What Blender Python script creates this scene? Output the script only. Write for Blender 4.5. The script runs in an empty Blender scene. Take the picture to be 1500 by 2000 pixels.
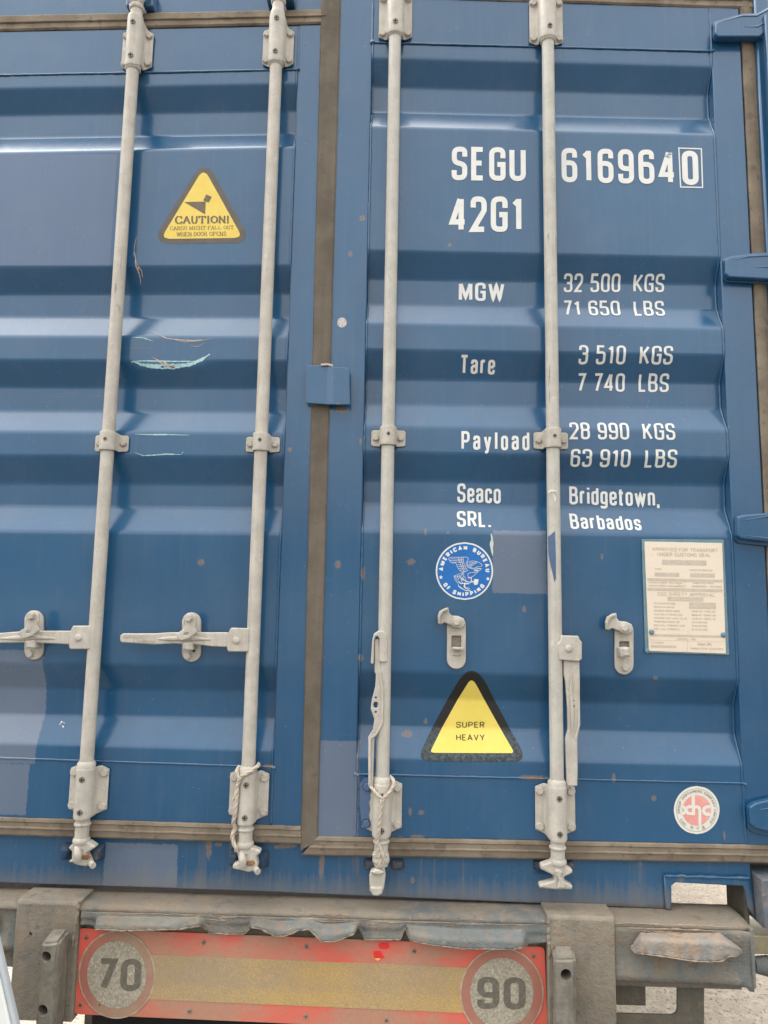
import bpy, bmesh, math, random
from mathutils import Vector, Matrix, noise as mnoise
R = math.radians
random.seed(7)
sc = bpy.context.scene
COL = sc.collection

# ---------------------------------------------------------------- camera, sky, sun
F, D, EYE = 1400.0, 1.9, 2.2            # focal length in photo pixels, metres to the doors, eye height
pitch, roll, yaw = R(7.133), R(1.008), R(1.492)
f0 = Vector((0, math.cos(pitch), math.sin(pitch))); u0 = Vector((0, -math.sin(pitch), math.cos(pitch))); r0 = Vector((1, 0, 0))
W = Matrix.Rotation(yaw, 3, 'Z')
CR = W @ (math.cos(roll) * r0 + math.sin(roll) * u0)
CU = W @ (math.cos(roll) * u0 - math.sin(roll) * r0)
CF = W @ f0
cam = bpy.data.cameras.new('camera'); camo = bpy.data.objects.new('camera', cam); COL.objects.link(camo)
cam.sensor_fit = 'VERTICAL'; cam.sensor_height = 36; cam.lens = F / 2000 * 36
cam.clip_start = .05; cam.clip_end = 12000
m = Matrix((CR, CU, -CF)).transposed().to_4x4(); m.translation = Vector((0, -D, EYE)); camo.matrix_world = m
sc.camera = camo
SUN_EL, SUN_AZ = R(58), R(318)      # high, veiled sun under an overcast sky
wd = bpy.data.worlds.new('World'); sc.world = wd; wd.use_nodes = True
wn, wl = wd.node_tree.nodes, wd.node_tree.links
bg = wn['Background']
sky = wn.new('ShaderNodeTexSky'); sky.sky_type = 'NISHITA'; sky.sun_disc = False
sky.sun_elevation = SUN_EL; sky.sun_rotation = SUN_AZ; sky.dust_density = 10; sky.air_density = 3; sky.ozone_density = .6
hs = wn.new('ShaderNodeHueSaturation'); hs.inputs['Saturation'].default_value = .04
wl.new(sky.outputs[0], hs.inputs['Color']); wl.new(hs.outputs[0], bg.inputs[0]); bg.inputs[1].default_value = .15
sun = bpy.data.lights.new('sun', 'SUN'); sun.energy = .5; sun.angle = R(80); sun.color = (1, .95, .86)
suno = bpy.data.objects.new('sun', sun); COL.objects.link(suno)
suno.rotation_euler = (math.pi / 2 - SUN_EL, 0, math.pi - SUN_AZ); suno.location = (4, 6, 9)
sc.view_settings.view_transform = 'Standard'; sc.view_settings.look = 'None'
sc.view_settings.exposure = 2.2; sc.view_settings.gamma = 1

# ---------------------------------------------------------------- photo measurements -> world
def ray(px, py): return CF + CR * ((px - 750) / F) + CU * ((1000 - py) / F)
def P(px, py, Y=0.0):
    d = ray(px, py); t = (D + Y) / d.y
    return Vector((d.x * t, Y, EYE + d.z * t))
def PZ(px, py, z):
    d = ray(px, py); t = (z - EYE) / d.z
    return Vector((d.x * t, d.y * t - D, z))
# ---------------------------------------------------------------- scene tree helpers
def tag(o, label=None, cat=None, group=None, kind=None):
    for k, v in (('label', label), ('category', cat), ('group', group), ('kind', kind)):
        if v: o[k] = v
    return o
def empty(name, loc):
    o = bpy.data.objects.new(name, None); COL.objects.link(o); o.location = loc; o.empty_display_size = .1; return o
ORG = {}
def link(name, me, mat, parent, bevel=0, seg=2, solid=0, smooth=None):
    o = bpy.data.objects.new(name, me); COL.objects.link(o)
    for mm in (mat if isinstance(mat, (list, tuple)) else [mat]): me.materials.append(mm)
    if parent:
        o.parent = parent
        if parent.parent is None and parent.type == 'EMPTY': o.matrix_parent_inverse = Matrix.Translation(-parent.location)
    if solid:
        s = o.modifiers.new('s', 'SOLIDIFY'); s.thickness = solid; s.offset = 0
    if bevel:
        b = o.modifiers.new('b', 'BEVEL'); b.width = bevel; b.segments = seg; b.limit_method = 'ANGLE'; b.angle_limit = R(35)
        for p in me.polygons: p.use_smooth = True
        try: me.set_sharp_from_angle(angle=R(40))
        except Exception: pass
    return o
def root_loc(o):
    while o.parent: o = o.parent
    return o.location
class MB:
    def __init__(s): s.v = []; s.f = []; s.m = []; s.sm = []
    def add(s, vs, fs, mat=0, smooth=False):
        b = len(s.v); s.v += [tuple(v) for v in vs]
        for f in fs: s.f.append([b + i for i in f]); s.m.append(mat); s.sm.append(smooth)
    def box(s, x0, x1, y0, y1, z0, z1, mat=0):
        vs = [(x, y, z) for x in (x0, x1) for y in (y0, y1) for z in (z0, z1)]
        s.add(vs, [(0, 1, 3, 2), (4, 6, 7, 5), (0, 4, 5, 1), (2, 3, 7, 6), (0, 2, 6, 4), (1, 5, 7, 3)], mat)
    def grid(s, rows, mat=0, smooth=True, wrap=False):
        n = len(rows[0]); fs = []
        for i in range(len(rows) - 1):
            for j in range(n if wrap else n - 1):
                k = (j + 1) % n
                fs.append((i * n + j, i * n + k, (i + 1) * n + k, (i + 1) * n + j))
        s.add([p for r in rows for p in r], fs, mat, smooth)
    def tube(s, path, r, n=12, mat=0, cap=True, sq=1.0):
        path = [Vector(p) for p in path]; rs = r if isinstance(r, (list, tuple)) else [r] * len(path)
        rows = []; up = None
        for i, p in enumerate(path):
            t = (path[min(i + 1, len(path) - 1)] - path[max(i - 1, 0)]).normalized()
            if up is None: up = Vector((0, 1, 0)) if abs(t.y) < .9 else Vector((1, 0, 0))
            a = (up - t * up.dot(t)).normalized(); b = t.cross(a); up = a
            rows.append([p + (a * math.cos(q) * sq + b * math.sin(q)) * rs[i] for q in [2 * math.pi * k / n for k in range(n)]])
        s.grid(rows, mat, True, True)
        if cap:
            for rr in (rows[0], rows[-1]): s.add(rr, [tuple(range(n))], mat)
    def disc(s, c, r, y0, y1, n=20, mat=0, dome=0):
        # a short round stud whose axis is the world y axis, front at y1
        c = Vector(c)
        ring = lambda rad, y: [(c.x + rad * math.cos(2 * math.pi * k / n), y, c.z + rad * math.sin(2 * math.pi * k / n)) for k in range(n)]
        rows = [ring(r, y0), ring(r, y1)] + ([ring(r * .8, y1 - dome * .6), ring(r * .45, y1 - dome)] if dome else [])
        s.grid(rows, mat, n > 8, True); s.add(rows[-1], [tuple(range(n))], mat)
    def build(s, name, mat, parent=None, **k):
        me = bpy.data.meshes.new(name); me.from_pydata(s.v, [], s.f)
        me.polygons.foreach_set('material_index', s.m); me.polygons.foreach_set('use_smooth', s.sm)
        me.update(); bm = bmesh.new(); bm.from_mesh(me); bmesh.ops.recalc_face_normals(bm, faces=bm.faces) if not k.pop('keep', False) else None
        bm.to_mesh(me); bm.free()
        return link(name, me, mat, parent, **k)
def arc(cx, cz, r, a0, a1, n=8, rz=None):
    rz = r if rz is None else rz
    return [(cx + r * math.cos(a0 + (a1 - a0) * i / n), cz + rz * math.sin(a0 + (a1 - a0) * i / n)) for i in range(n + 1)]
def fillet(pts, rad, closed=False, n=6):
    out = []; N = len(pts)
    for i, p in enumerate(pts):
        r = rad[i] if isinstance(rad, (list, tuple)) else rad
        if (not closed and i in (0, N - 1)) or r <= 0: out.append(tuple(p)); continue
        a = Vector(pts[i - 1]); b = Vector(p); c = Vector(pts[(i + 1) % N])
        d1 = a - b; d2 = c - b; l1, l2 = d1.length, d2.length
        ang = d1.angle(d2)
        if ang > 3.05: out.append(tuple(p)); continue
        L = min(r / math.tan(ang / 2), l1 * .5, l2 * .5)
        s0 = b + d1.normalized() * L; s1 = b + d2.normalized() * L
        for k in range(n + 1):
            t = k / n; out.append(tuple((1 - t) ** 2 * s0 + 2 * t * (1 - t) * b + t * t * s1))
    return out
def plate(name, outline, holes, Y, th, mat, parent, bev=.001, px=True, res=1):
    """a solid plate in the xz plane: outline and holes in photo pixels at depth Y (front face), th thick, with rounded edges"""
    cu = bpy.data.curves.new(name, 'CURVE'); cu.dimensions = '2D'; cu.fill_mode = 'BOTH'
    bev = min(bev, th * .45)
    cu.extrude = th / 2 - bev; cu.bevel_depth = bev; cu.bevel_resolution = res; cu.offset = -bev
    for poly in [outline] + list(holes):
        sp = cu.splines.new('POLY'); pts = [P(a, b, Y) for a, b in poly] if px else [Vector((a, Y, b)) for a, b in poly]
        sp.points.add(len(pts) - 1)
        for q, p in zip(sp.points, pts): q.co = (p.x, p.z, 0, 1)
        sp.use_cyclic_u = True
    tmp = bpy.data.objects.new('tmp', cu); COL.objects.link(tmp)
    dg = bpy.context.evaluated_depsgraph_get(); me = bpy.data.meshes.new_from_object(tmp.evaluated_get(dg))
    bpy.data.objects.remove(tmp); bpy.data.curves.remove(cu)
    for v in me.vertices: x, z, d = v.co; v.co = (x, Y + th / 2 - d, z)
    me.name = name
    bm = bmesh.new(); bm.from_mesh(me); bmesh.ops.remove_doubles(bm, verts=bm.verts, dist=1e-6); bmesh.ops.recalc_face_normals(bm, faces=bm.faces); bm.to_mesh(me); bm.free()
    return link(name, me, mat, parent)
def circ(cx, cy, r, n=20, ry=None):
    return [(cx + r * math.cos(2 * math.pi * k / n), cy + (ry or r) * math.sin(2 * math.pi * k / n)) for k in range(n)]

# ---------------------------------------------------------------- materials
class NT:
    def __init__(s, name):
        s.mat = bpy.data.materials.new(name); s.mat.use_nodes = True; s.n = s.mat.node_tree.nodes; s.l = s.mat.node_tree.links
        s.b = s.n['Principled BSDF']
        g = s.n.new('ShaderNodeNewGeometry'); s.pos = g.outputs['Position']
        sp = s.n.new('ShaderNodeSeparateXYZ'); s.l.new(s.pos, sp.inputs[0]); s.x, s.y, s.z = sp.outputs
    def put(s, sock, v):
        if isinstance(v, bpy.types.NodeSocket): s.l.new(v, sock)
        elif v is not None: sock.default_value = (*v, 1) if isinstance(v, (tuple, list)) and len(v) == 3 and sock.type == 'RGBA' else v
    def math(s, op, a, b=None, c=None, clamp=False):
        n = s.n.new('ShaderNodeMath'); n.operation = op; n.use_clamp = clamp
        for i, v in enumerate((a, b, c)):
            if v is not None: s.put(n.inputs[i], v)
        return n.outputs[0]
    def noise(s, scale, detail=4, rough=.55, vec=None, stretch=None, dist=0):
        n = s.n.new('ShaderNodeTexNoise'); n.inputs['Scale'].default_value = scale; n.inputs['Detail'].default_value = detail
        n.inputs['Roughness'].default_value = rough; n.inputs['Distortion'].default_value = dist
        v = vec or s.pos
        if stretch:
            m = s.n.new('ShaderNodeMapping'); m.inputs['Scale'].default_value = stretch; s.l.new(v, m.inputs[0]); v = m.outputs[0]
        s.l.new(v, n.inputs['Vector']); return n.outputs['Fac']
    def voro(s, scale, feat='F1', out='Distance', rand=1):
        n = s.n.new('ShaderNodeTexVoronoi'); n.feature = feat; n.inputs['Scale'].default_value = scale; n.inputs['Randomness'].default_value = rand
        s.l.new(s.pos, n.inputs['Vector']); return n.outputs[out]
    def step(s, v, a, b, lo=0., hi=1.):
        n = s.n.new('ShaderNodeMapRange'); n.interpolation_type = 'SMOOTHSTEP'; s.put(n.inputs[0], v)
        for i, q in enumerate((a, b, lo, hi)): n.inputs[i + 1].default_value = q
        return n.outputs[0]
    def mix(s, f, a, b):
        n = s.n.new('ShaderNodeMix'); n.data_type = 'RGBA'; s.put(n.inputs[0], f); s.put(n.inputs[6], a); s.put(n.inputs[7], b); return n.outputs[2]
    def bump(s, h, strength, dist=.002):
        n = s.n.new('ShaderNodeBump'); n.inputs['Strength'].default_value = strength; n.inputs['Distance'].default_value = dist
        s.l.new(h, n.inputs['Height']); s.l.new(n.outputs[0], s.b.inputs['Normal']); return n
    def fin(s, col=None, rough=None, metal=None, spec=None, coat=None, coatr=None, ior=None):
        for k, v in (('Base Color', col), ('Roughness', rough), ('Metallic', metal), ('Specular IOR Level', spec), ('Coat Weight', coat), ('Coat Roughness', coatr), ('IOR', ior), ('Coat IOR', 1.5 if coat else None)):
            if v is not None: s.put(s.b.inputs[k], v)
        return s.mat
    def rect(s, x0, y0, x1, y1, Y=0, nz=None):
        """distance-like mask of a photo rectangle, 1 inside, ragged edge"""
        a = P(x0, y0, Y); b = P(x1, y1, Y)
        cx, hx, cz, hz = (a.x + b.x) / 2, abs(b.x - a.x) / 2, (a.z + b.z) / 2, abs(a.z - b.z) / 2
        dx = s.math('SUBTRACT', s.math('ABSOLUTE', s.math('SUBTRACT', s.x, cx)), hx)
        dz = s.math('SUBTRACT', s.math('ABSOLUTE', s.math('SUBTRACT', s.z, cz)), hz)
        d = s.math('MAXIMUM', dx, dz)
        if nz is not None: d = s.math('ADD', d, nz)
        return s.step(d, .0008, -.0008)
    def spot(s, x, y, r, nz, Y=0, ax=1., az=1.):
        c = P(x, y, Y); r = r * .86 * D / F
        dx = s.math('MULTIPLY', s.math('SUBTRACT', s.x, c.x), 1 / ax); dz = s.math('MULTIPLY', s.math('SUBTRACT', s.z, c.z), 1 / az)
        q = s.math('SQRT', s.math('ADD', s.math('MULTIPLY', dx, dx), s.math('MULTIPLY', dz, dz)))
        q = s.math('ADD', q, s.math('MULTIPLY', nz, r))
        return s.step(q, r, r * .25)

def paint(name, sill=False):
    t = NT(name)
    big = t.noise(1.7, 5, .6); fine = t.noise(160, 2); streak = t.noise(1, 5, .6, stretch=(60, 60, 3.2))
    col = t.mix(t.step(big, .3, .7), (.012, .073, .163), (.018, .093, .197))
    col = t.mix(t.step(streak, .45, .8, 0, .2), col, (.07, .13, .20))
    # overpainted patches in a paler, greyer blue
    edge = t.math('MULTIPLY', t.math('SUBTRACT', t.noise(70, 6, .8), .5), .019)
    rects = [(-60, 1268, 68, 1492), (-60, 1490, 50, 1592), (619, 1446, 699, 1640), (962, 1036, 1068, 1160)]
    if sill: rects = [(206, 1646, 344, 1733)]
    msk = None
    for q in rects:
        k = t.rect(*q, Y=.015 if sill else 0, nz=edge); msk = k if msk is None else t.math('MAXIMUM', msk, k)
    pat = t.mix(t.noise(9, 3), (.112, .15, .215), (.135, .173, .24))
    col = t.mix(t.math('MULTIPLY', msk, .92), col, pat)
    if not sill:
        k = t.rect(-60, 300, 214, 519, nz=t.math('MULTIPLY', t.noise(12, 2), .001)); col = t.mix(t.math('MULTIPLY', k, .35), col, (.14, .16, .25))
    # dull dust film
    dust = t.noise(7, 5, .6)
    col = t.mix(t.step(dust, .4, .8, .0, .05), col, (.34, .32, .28))
    scr = t.noise(1, 3, .6, stretch=(5, 5, 420)); scr2 = t.noise(6, 3, .6)
    col = t.mix(t.math('MULTIPLY', t.step(scr, .60, .70, 0, .30), t.step(scr2, .5, .7)), col, (.16, .21, .27))
    run = t.noise(1, 4, .65, stretch=(120, 120, 1.2)); col = t.mix(t.math('MULTIPLY', t.step(run, .58, .72, 0, .28), t.step(t.noise(2.6, 3), .42, .62)), col, (.10, .13, .15))
    # pale specks
    vd = t.voro(55); vc = t.voro(55, out='Color')
    sp = t.math('MULTIPLY', t.step(vd, .075, .05), t.step(vc, .82, .86))
    col = t.mix(t.math('MULTIPLY', sp, .45), col, (.5, .5, .46))
    # rust spots
    nz = t.math('MULTIPLY', t.math('SUBTRACT', t.noise(110, 4, .7), .5), 1.5)
    spots = [(708, 426, 9, 1, 1), (684, 496, 8, .8, 1.3), (878, 478, 6, 1, 1), (392, 1098, 10, 1, 1), (660, 1103, 9, 1, 1.2), (709, 1120, 9, .7, 2.2),
             (803, 1097, 10, 1.2, .9), (831, 1038, 6, .7, 1.4), (704, 1285, 8, 1, 1.2), (795, 1437, 11, 1.3, .8), (832, 1413, 7, .8, 1.2),
             (801, 1585, 7, .7, 1.5), (823, 1587, 7, 1, 1), (1199, 1519, 7, .7, 1.8), (1278, 1559, 7, 1, 1), (1024, 1190, 7, .8, 1.3), (1176, 1087, 6, .7, 1.3), (1281, 1324, 6, 1, 1),
             (704, 862, 6, .6, 1.6), (566, 878, 7, 1, 1), (667, 800, 14, 1.6, .7), (23, 147, 6, 1, 1), (1040, 1519, 16, 2.4, .4), (814, 1634, 10, 1.8, .5), (782, 1636, 6, 1.2, .6),
             (525, 1497, 10, 1.5, .6), (875, 1040, 4, 1, 1), (1415, 1632, 6, .5, 2)]
    if sill: spots = [(408, 1655, 13, .6, 2.4), (425, 1650, 9, 1.6, .5), (628, 1690, 13, .5, 3), (560, 1652, 12, 2, .5), (806, 1719, 8, .8, 1), (545, 1655, 7, 2, .6), (1250, 1680, 5, .5, 3), (1475, 1700, 10, 1, 1)]
    acc = None
    for q in spots:
        k = t.spot(q[0], q[1], q[2], nz, .015 if sill else 0, q[3], q[4]); acc = k if acc is None else t.math('MAXIMUM', acc, k)
    rc = t.mix(t.step(t.math('ADD', acc, t.math('MULTIPLY', t.math('SUBTRACT', t.noise(150, 4, .7), .5), 1.4)), .55, .95), (.31, .235, .15), (.24, .13, .065))
    col = t.mix(t.math('MULTIPLY', acc, .75), col, rc)
    rg = t.math('ADD', t.math('MULTIPLY', t.noise(11, 5, .65), .26), .11)
    if sill:
        a = P(600, 1735, .015).z
        g = t.math('ADD', t.math('SUBTRACT', t.z, a + .012), t.math('MULTIPLY', t.math('SUBTRACT', streak, .5), -.09))
        gm = t.step(g, .035, -.03, 0, .5)
        col = t.mix(gm, col, t.mix(t.noise(30, 4), (.16, .14, .115), (.24, .21, .17)))
        g2 = t.step(t.math('ADD', t.math('SUBTRACT', t.z, a - .018), t.math('MULTIPLY', t.math('SUBTRACT', t.noise(60, 4), .5), -.02)), .006, -.004, 0, .8)
        col = t.mix(g2, col, (.10, .075, .055))
        st = t.noise(1, 4, .6, stretch=(38, 38, 1.6)); col = t.mix(t.step(st, .56, .72, 0, .4), col, (.20, .17, .13))
        rg = t.math('ADD', rg, t.math('MULTIPLY', gm, .4))
    t.bump(t.math('ADD', t.math('MULTIPLY', t.noise(14, 2), 1.0), t.math('MULTIPLY', fine, .05)), .10, .004)
    return t.fin(col, t.math('ADD', rg, t.math('MULTIPLY', acc, .5)), spec=.25, coat=.9, coatr=.15)
M_BLUE = paint('blue_paint'); M_SILL = paint('sill_paint', True)

def cream(name, c0, c1):
    t = NT(name)
    col = t.mix(t.step(t.noise(22, 6, .65), .32, .68), c0, c1)
    col = t.mix(t.step(t.noise(1, 5, .65, stretch=(85, 85, 4)), .45, .75, 0, .42), col, (.34, .29, .22))
    col = t.mix(t.math('MULTIPLY', t.step(t.noise(1, 5, .7, stretch=(130, 130, 9)), .58, .68, 0, .55), t.step(t.noise(7, 3), .5, .64)), col, (.27, .16, .09))
    col = t.mix(t.step(t.noise(115, 4, .75), .60, .68, 0, .6), col, (.27, .24, .20))
    col = t.mix(t.step(t.noise(40, 5, .75), .62, .67, 0, .7), col, (.62, .59, .53))
    t.bump(t.noise(230, 4, .65), .35, .003)
    return t.fin(col, t.math('ADD', t.math('MULTIPLY', t.noise(30, 4), .3), .38), 0, .35)
def simple(name, c0, c1, rough=.6, sc_=25, bump=.2, bsc=120, spec=.4, streak=None, metal=0, grit=None):
    t = NT(name)
    col = t.mix(t.step(t.noise(sc_, 5, .6), .32, .68), c0, c1)
    if streak: col = t.mix(t.step(t.noise(1, 5, .65, stretch=streak[0]), .45, .75, 0, streak[1]), col, streak[2])
    if grit: col = t.mix(t.step(t.noise(grit[0], 3, .7), grit[1], grit[1] + .06, 0, grit[3]), col, grit[2])
    t.bump(t.noise(bsc, 4, .6), bump, .003)
    return t.fin(col, rough, metal, spec)
M_WHITE = cream('cream_paint', (.44, .405, .35), (.55, .505, .435))
M_GALV = cream('dull_zinc_paint', (.45, .425, .375), (.54, .51, .45))
M_GASK = simple('dusty_rubber', (.165, .13, .095), (.26, .21, .155), .8, 9, .3, 150, .2, ((14, 14, 14), .5, (.31, .27, .21)), 0, (30, .58, (.12, .095, .07), .55))
M_GASKV = simple('dark_dusty_rubber', (.115, .093, .071), (.165, .138, .106), .75, 12, .3, 150, .25, ((70, 70, 2), .5, (.10, .08, .065)), 0, (60, .62, (.09, .07, .055), .5))
M_DARK = simple('dark_void', (.012, .011, .010), (.02, .018, .016), .9, 30, .1)
M_INK = simple('black_ink', (.02, .019, .018), (.035, .03, .028), .4, 60, .05)
M_LET = simple('white_lettering', (.70, .69, .65), (.76, .75, .71), .45, 30, .05)
M_RUST = simple('rust', (.20, .085, .04), (.34, .19, .10), .85, 80, .6, 200, .2)
M_ROPE = simple('rope_fibre', (.46, .39, .31), (.60, .53, .44), .9, 120, .6, 700, .15)
M_YEL = simple('yellow_vinyl', (.76, .55, .10), (.80, .60, .13), .45, 20, .05)
M_STAIN = simple('faded_brown_border', (.10, .085, .07), (.13, .11, .09), .5, 30, .05)
M_TEAL = simple('old_turquoise_paint', (.20, .42, .45), (.50, .66, .64), .6, 90, .2)
M_SCR = simple('bare_scratched_metal', (.42, .27, .19), (.62, .50, .42), .5, 90, .2)
def trailer_mat(name, mud, blue, amt, wear=.35):
    t = NT(name)
    n1 = t.noise(5, 6, .65); n2 = t.noise(24, 6, .7); n3 = t.noise(1, 5, .6, stretch=(30, 30, 4))
    col = t.mix(t.step(t.math('ADD', t.math('MULTIPLY', n1, .7), t.math('MULTIPLY', n3, .3)), amt, amt + .16), blue, mud)
    col = t.mix(t.step(n2, .50, .68, 0, .6), col, (.30, .20, .13))
    col = t.mix(t.step(t.noise(60, 5, .7), .60, .70, 0, wear), col, (.45, .39, .31))
    col = t.mix(t.step(t.noise(18, 5, .7), .56, .70, 0, .55), col, (.09, .08, .07))
    col = t.mix(t.step(t.noise(2.2, 3), .48, .66, 0, .4), col, (.12, .105, .085))
    t.bump(t.math('ADD', t.noise(75, 6, .75), t.math('MULTIPLY', n2, 1.2)), .75, .007)
    return t.fin(col, .75, 0, .3)
M_TR = trailer_mat('muddy_trailer_paint', (.235, .20, .155), (.13, .14, .14), .36)
M_TRB = trailer_mat('worn_blue_grey_paint', (.26, .235, .19), (.17, .185, .18), .42)
M_MUD = trailer_mat('dried_mud', (.30, .255, .195), (.21, .19, .155), .38, .25)
M_OLIVE = trailer_mat('olive_brown_steel', (.19, .165, .12), (.13, .125, .10), .42, .1)

def plateau_mat():
    t = NT('stamped_plate'); col = t.mix(t.noise(8, 4), (.74, .62, .49), (.82, .71, .57))
    col = t.mix(t.step(t.noise(26, 5, .7), .58, .72, 0, .35), col, (.55, .38, .25)); t.bump(t.noise(150, 3), .1, .001)
    return t.fin(col, .45, .15, .5)
M_PLATE = plateau_mat(); M_PRINT = simple('plate_print', (.40, .34, .27), (.50, .43, .34), .6, 200, .05)
M_PALEB = simple('plate_edge_paint', (.12, .21, .25), (.17, .27, .31), .5, 40, .1)

def board_mat(name, c, dust=.5, spk=None):
    t = NT(name)
    n1 = t.noise(3.2, 5, .6); n2 = t.noise(130, 3, .8); n3 = t.noise(1, 4, .6, stretch=(9, 9, 30))
    d = t.step(t.math('ADD', t.math('MULTIPLY', n1, .75), t.math('MULTIPLY', n3, .25)), .40, .60, max(0, dust - .45), min(1, dust + .3))
    # the two ends of the board and a lamp-wide strip under each gap in the beam are wiped cleaner
    for (x0, x1, zc) in ((100, 186, None), (425, 470, 1), (735, 775, 1), (1040, 1090, None)):
        a = P(x0, 1850, -.08).x; b = P(x1, 1850, -.08).x
        k = t.step(t.math('ABSOLUTE', t.math('SUBTRACT', t.x, (a + b) / 2)), (b - a) / 2 + .012, (b - a) / 2 - .02)
        if zc: k = t.math('MULTIPLY', k, t.step(t.z, P(600, 1880, -.08).z, P(600, 1840, -.08).z))
        d = t.math('MULTIPLY', d, t.math('SUBTRACT', 1, t.math('MULTIPLY', k, .8)))
    d = t.math('ADD', t.math('MULTIPLY', d, .82), t.math('MULTIPLY', t.noise(50, 4, .7), .26))
    dc = t.mix(t.noise(90, 3, .8), (.30, .22, .14), (.44, .34, .23))
    col = t.mix(d, c, dc)
    if spk:
        z0 = P(600, 1958, -.08).z
        low_ = t.step(t.math('ADD', t.math('SUBTRACT', t.z, t.math('MULTIPLY', t.x, -.006)), t.math('MULTIPLY', t.math('SUBTRACT', t.noise(40, 4), .5), .03)), z0 + .016, z0 - .002, 0, .8)
        th = t.math('ADD', t.noise(210, 2, .85, stretch=(1, 1, 1.5)), t.math('MULTIPLY', t.math('SUBTRACT', t.noise(4.5, 4, .7), .5), .45))
        th = t.math('ADD', th, t.math('MULTIPLY', low_, .10))
        col = t.mix(t.step(th, .52, .62, 0, spk[1]), col, spk[0])
    t.bump(n2, .25, .002)
    return t.fin(col, .5, 0, .4)
M_RED = board_mat('dusty_red_board', (.80, .10, .075), .50)
M_YB = board_mat('dusty_yellow_reflector', (.46, .30, .12), .82, ((.74, .46, .08), .42))
M_DRING = board_mat('dusty_disc_ring', (.42, .13, .10), .60)
M_DIN = simple('dusty_reflective_white', (.30, .26, .195), (.46, .41, .32), .6, 170, .5, 260, .3, ((6, 6, 6), .5, (.27, .235, .18)), 0, (210, .57, (.60, .56, .46), .8))
M_DIGIT = simple('faded_digits', (.13, .115, .09), (.18, .16, .125), .7, 90, .3, 150, .3, None, 0, (120, .6, (.30, .27, .21), .6))
M_DRIM = simple('pale_disc_edge', (.55, .45, .35), (.40, .30, .2), .6, 60, .1)

# ---------------------------------------------------------------- ground
def ground():
    t = NT('gritty_concrete')
    col = t.mix(t.step(t.noise(.7, 4), .3, .7), (.19, .16, .125), (.225, .19, .15))
    col = t.mix(t.step(t.noise(13, 6, .75), .46, .62, 0, .8), col, (.26, .225, .18))
    col = t.mix(t.step(t.noise(34, 4, .7, stretch=(1.6, 1, 1)), .555, .61, 0, .85), col, (.065, .055, .045))
    t.bump(t.noise(20, 6, .7), .7, .02)
    mat = t.fin(col, .9, 0, .2)
    b = MB(); s = 3000; rows = [[(-s + 2 * s * i / 8, -s + 2 * s * j / 8, 0) for i in range(9)] for j in range(9)]
    b.grid(rows, smooth=False); o = b.build('ground', mat); tag(o, kind='structure')
ground()
def dark_ground():  # unseen dark sheet added before the doors to cut bounce and darken reflections
    t = NT('dark_ground_mat'); col = t.mix(t.noise(60, 5, .7), (.03, .029, .028), (.075, .07, .064)); t.bump(t.noise(90, 4), .5, .01)
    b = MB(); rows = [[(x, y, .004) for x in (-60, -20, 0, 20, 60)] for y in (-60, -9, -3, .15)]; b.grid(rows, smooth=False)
    tag(b.build('added_dark_ground', t.fin(col, .85, 0, .3)), kind='structure')
dark_ground()
def added_horizon_ring():  # unseen far ring added so the horizon reflects dark in the paint
    b = MB(); rows = []
    for ring, (rad, h) in enumerate(((520, -1), (540, .55), (560, .9), (590, 1.0), (640, -1))):
        rows.append([(rad * math.cos(a), rad * math.sin(a), -2 if h < 0 else h * (26 + 12 * mnoise.noise(Vector((math.cos(a) * 5, math.sin(a) * 5, 1))) + 5 * mnoise.noise(Vector((math.cos(a) * 40, math.sin(a) * 40, 2))))) for a in [2 * math.pi * k / 360 for k in range(360)]])
    b.grid(rows, 0, True, True); tag(b.build('added_horizon_ring', simple('horizon_ring_dark', (.05, .06, .045), (.085, .09, .07), .95, .05, .1, .2, .1)), kind='structure')
added_horizon_ring()

# ---------------------------------------------------------------- container
CT = empty('shipping_container', (-.2, 0, P(640, 1745, .015).z))
tag(CT, 'blue steel shipping container with closed rear doors, white lettering and pale locking bars', 'shipping container')
REC = .034
ZB = P(650, 1746, .015).z          # underside of the rear sill
ZT = ZB + 2.6; TZ0 = ZB - .016
X0, X1 = -1.43, 1.035
# door panels: crease heights in the photo, [flat edge, recess edge, recess edge, flat edge] per trough, at a left and a right column
LB = [((172, 162), (226, 218), (270, 262), (298, 287)), ((521, 517.5), (575, 573), (619, 620), (657, 659)), ((703, 704.5), (755, 758), (803, 805), (843, 846)),
      ((890, 893), (943, 946), (989, 994), (1037, 1042)), ((1295, 1302), (1343, 1351), (1395, 1405), (1452, 1468))]
RB = [((111, 129), (171, 188), (218, 233), (247, 264)), ((488, 502), (545, 556), (595, 605), (632, 643)), ((682, 693), (740, 748), (790, 798), (833, 841)),
      ((883, 895), (937, 947), (985, 998), (1037, 1045)), ((1310, 1328), (1362, 1378), (1418, 1434), (1480, 1494))]
def creases(B, xa, xb):
    out = []
    for q in B:
        for k, (a, b) in enumerate(q):
            Y = REC if k in (1, 2) else 0.0
            p0, p1 = P(xa, a, Y), P(xb, b, Y); out.append((p0.x, p0.z, p1.x, p1.z, Y))
    return out
CL = creases(LB, 0, 570); CRR = creases(RB, 722, 1398)
def bump_dent(x, z, k):
    # the dent that pushed the lower lip of one rib down, left door
    return 0
def raw_depth(C, x, z, dent=0):
    prev = None
    for k, (xa, za, xb, zb, Y) in enumerate(C):
        zz = za + (zb - za) * (x - xa) / (xb - xa)
        if dent and k == 8: zz -= dent
        if z > zz:
            if prev is None: return 0.0
            pz, pY = prev
            return pY + (Y - pY) * (pz - z) / (pz - zz)
        prev = (zz, Y)
    return 0.0
DX0, DX1 = P(255, 700).x, P(412, 700).x
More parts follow.
